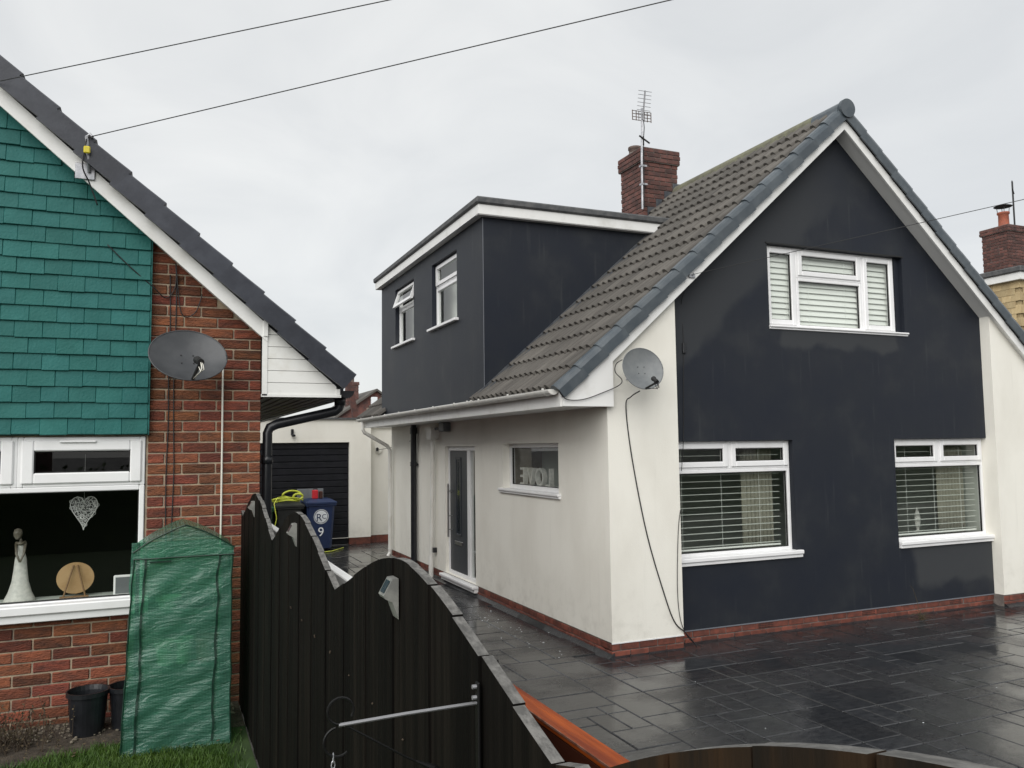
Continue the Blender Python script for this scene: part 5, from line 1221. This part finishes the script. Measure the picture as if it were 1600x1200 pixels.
# ================================================================== LAWN, BED, POTS
lw = MB(); nx_, ny_ = 40, 40; gx = [-9+9.54*i/nx_ for i in range(nx_+1)]; gyv = [-4+9.75*j/ny_ for j in range(ny_+1)]
lw.add([(x, y, GL+.012*mnoise.noise(Vector((x*2, y*2, 0)))) for y in gyv for x in gx], [(j*(nx_+1)+i, j*(nx_+1)+i+1, (j+1)*(nx_+1)+i+1, (j+1)*(nx_+1)+i) for j in range(ny_) for i in range(nx_)])
lw.build('lawn_soil', 'grass_base', kind='structure', smooth=True)
rs = random.Random(8); vs = []; fs = []
def blade(x, y, h):
    a = rs.uniform(0, 6.28); w_ = rs.uniform(.0016, .003); bx_, by_ = rs.uniform(-.03, .03), rs.uniform(-.03, .03); z = GL+.012*mnoise.noise(Vector((x*2, y*2, 0)))-.004
    k = len(vs); c_, s_ = math.cos(a)*w_, math.sin(a)*w_
    vs.extend([(x-c_, y-s_, z), (x+c_, y+s_, z), (x+bx_*.4+c_*.7, y+by_*.4+s_*.7, z+h*.6), (x+bx_*.4-c_*.7, y+by_*.4-s_*.7, z+h*.6), (x+bx_, y+by_, z+h)])
    fs.extend([(k, k+1, k+2, k+3), (k+3, k+2, k+4)])
for _ in range(46000):
    x, y = rs.uniform(-1.9, .50), rs.uniform(4.3, 5.74)
    edge = 5.62 + .09*mnoise.noise(Vector((x*3, 0, 0))) + (.09 if x > -.35 else 0) - max(0, -.55-x)*.32
    if y > edge or (x > .40 and y > 4.9 and rs.random() < .9): continue
    blade(x, y, rs.uniform(.02, .055)*(1.15+.5*mnoise.noise(Vector((x*4, y*4, 2)))))
nd = len(fs)//2; kd = [i for i in range(nd) if rs.random() < .07]
m = MB()
for i in kd: m.add(vs[5*i:5*i+5], [(0, 1, 2, 3), (3, 2, 4)])
for _ in range(260):
    x, y = rs.uniform(-1.5, .5), rs.gauss(5.66, .12); a = rs.uniform(0, 6.28); l_ = rs.uniform(.012, .03); z = GL+.022+rs.uniform(0, .02)
    m.add([(x, y, z), (x+l_*.5*math.cos(a+.5), y+l_*.5*math.sin(a+.5), z+.004), (x+l_*math.cos(a), y+l_*math.sin(a), z+rs.uniform(-.003, .006)), (x+l_*.5*math.cos(a-.5), y+l_*.5*math.sin(a-.5), z)], [(0, 1, 2, 3)])
m.build('dry_litter', 'dead', kind='stuff', label='dead blades and fallen leaf bits in the lawn edge')
m = MB(); m.v = vs; m.f = fs; m.mi = [0]*len(fs); m.build('lawn_grass', 'grass', kind='stuff', label='short green lawn grass in front of the brick house')
MB().add([(-9, 5.2, GL+.006), (-.6, 5.56, GL+.006), (-.2, 5.72, GL+.006), (.54, 5.72, GL+.006), (.54, YL+.05, GL+.02), (-9, YL+.05, GL+.02)], [(0, 1, 2, 3, 4, 5)]).build('flower_bed', 'soil', kind='structure')
m = MB()
for _ in range(500):
    x, y, r_ = rs.uniform(-1.4, .5), 6.22-abs(rs.gauss(0, .16)), rs.uniform(.005, .016)
    if y < 5.75: continue
    m.lathe([(0, -.6*r_), (r_*.8, -.3*r_), (r_, .1*r_), (r_*.6, .55*r_), (0, .7*r_)], (x, y, GL+.018), 6, sx=rs.uniform(.7, 1.3))
m.build('bed_gravel', 'pebble', kind='stuff', label='small stones and dry litter along the wall foot')
def bucket(lab, x, y, r_, h_):
    b = thing('plastic_pot', lab, 'pot', (x, y, GL)); m = MB(); m.lathe([(0, .004), (r_*.78, .0), (r_*.95, h_-.03), (r_*1.05, h_-.028), (r_*1.05, h_), (r_*.98, h_), (r_*.93, h_-.03), (r_*.85, h_*.55), (0, h_*.55)], (x, y, GL+.01), 28); m.build('tub', 'black_plastic', b, smooth=False)
    m = MB(); m.lathe([(0, 0), (r_*.86, 0)], (x, y, GL+h_*.6), 20); m.build('compost', 'soil', b); return b
bucket('black plastic pot against the brick wall, left of the other pot', -.395, 6.0, .122, .27)
bucket('black plastic pot half hidden behind the greenhouse', -.165, 6.02, .115, .27)
sh = thing('dead_shrub', 'withered brown shrub at the foot of the brick wall', 'plant', (-.85, 5.95, GL))
m = MB(); lv = MB()
for i in range(130):
    x, y = -.86+rs.gauss(0, .15), 5.93+rs.gauss(0, .09); h_ = rs.uniform(.08, .25); a = rs.uniform(0, 6.28); s_ = rs.uniform(.02, .11)
    p0 = Vector((x, y, GL)); p1 = p0+Vector((s_*.5*math.cos(a), s_*.3*math.sin(a), h_*.6)); p2 = p0+Vector((s_*math.cos(a), s_*.7*math.sin(a), h_)); m.tube([p0, p1, p2], [.003, .0022, .001], 4)
    for k in range(9):
        t = rs.random(); c_ = p0.lerp(p1, t) if rs.random() < .4 else p1.lerp(p2, t); d1 = Vector((rs.gauss(0, 1), rs.gauss(0, 1), rs.gauss(0, 1))).normalized()*rs.uniform(.008, .022); d2 = d1.orthogonal().normalized()*rs.uniform(.003, .007)
        lv.add([c_, c_+d1*.5+d2, c_+d1, c_+d1*.5-d2], [(0, 1, 2, 3)])
m.build('stems', 'twig', sh); lv.build('leaves', 'dead', sh)
wd_ = thing('weed', 'dry straggly weed growing at the charcoal wall foot', 'plant', (8.65, 7.45, G))
m = MB()
for i in range(26):
    a = rs.uniform(0, 6.28); s_ = rs.uniform(.05, .22); h_ = rs.uniform(.02, .12); m.tube([(8.65, 7.42, G+.0), (8.65+s_*.5*math.cos(a), 7.42+s_*.3*math.sin(a), G+h_), (8.65+s_*math.cos(a), 7.42+s_*.5*math.sin(a), G+h_*.7)], [.003, .002, .001], 4)
m.tube([(8.65, 7.45, G), (8.68, 7.5, G+.2), (8.62, 7.5, G+.36), (8.57, 7.5, G+.42)], [.004, .003, .002, .001], 4); m.build('stems', 'dead', wd_)
m = MB()
for _ in range(40):
    x, y = rs.uniform(1, 11), rs.uniform(3, 14)
    if x > 4.1 and y > 7.3: continue
    r_ = rs.uniform(.003, .008); m.lathe([(0, 0), (r_, .002), (r_*.7, r_*.6), (0, r_*.7)], (x, y, G+.002), 6)
for _ in range(60):
    x, y = 3.9+rs.gauss(0, .15), 9.6+rs.gauss(0, .8); r_ = rs.uniform(.003, .008); m.lathe([(0, 0), (r_, .002), (r_*.7, r_*.6), (0, r_*.7)], (x, y, G+.002), 6)
m.build('drive_grit', 'white_print', kind='stuff', label='pale specks of grit scattered on the wet drive')

# ================================================================== ACROSS THE STREET (seen only as reflections)
def opp(x, lab, rm):
    o = thing('opposite_house', lab, 'house', (x, -24, G)); m = MB(); m.prism([(x-4.5, G), (x+4.5, G), (x+4.5, 2.6), (x, 5.6), (x-4.5, 2.6)], 'y', -30, -22); m.build('wall', 'brick_dark', o)
    m = MB()
    for sg in (1, -1):
        P = [(x, 5.65), (x-sg*5, 2.3), (x-sg*5, 2.5), (x, 5.85)]; m.prism(P if sg > 0 else P[::-1], 'y', -30.2, -21.8)
    m.build('roof', rm, o)
    for wx in (-2.4, 2.4): m = MB(); ring(m, FRONT(-21.99), x+wx-1, x+wx+1, -1.2, .2, .08, -.03, .03); fr_ = m.build('window', 'upvc', o); m = MB(); m.quad((x+wx-.95, -21.985, -1.15), (x+wx+.95, -21.985, -1.15), (x+wx+.95, -21.985, .15), (x+wx-.95, -21.985, .15)); m.build('pane', 'solar', fr_)
opp(16, 'opposite house with red roof reflected in the right ground window', 'roof_red'); opp(5, 'opposite house with red roof reflected in the left ground window', 'roof_red'); opp(-9, 'opposite house with dark roof reflected in the brick house window', 'tile')
rs = random.Random(4); m = MB()
for x0_, x1_, y_, hh in ((-14, .2, -5.6, 1.9), (9, 40, -6.2, 1.5), (24, 50, -13, 3.0), (-40, -14, -8, 3)):
    n = int((x1_-x0_)*110)
    m.box(x0_, x1_, y_-.3, y_+.3, G, G+hh*.85)
    for _ in range(n):
        c_ = Vector((rs.uniform(x0_, x1_), y_+rs.uniform(-.45, .45), G+rs.uniform(0, hh))); d1 = Vector((rs.gauss(0, 1), rs.gauss(0, 1), rs.gauss(0, 1))).normalized()*.12; d2 = d1.orthogonal().normalized()*.07
        m.add([c_, c_+d1*.5+d2, c_+d1, c_+d1*.5-d2], [(0, 1, 2, 3)])
m.build('hedge', 'hedge', kind='stuff', label='clipped hedges along the street behind the viewer')
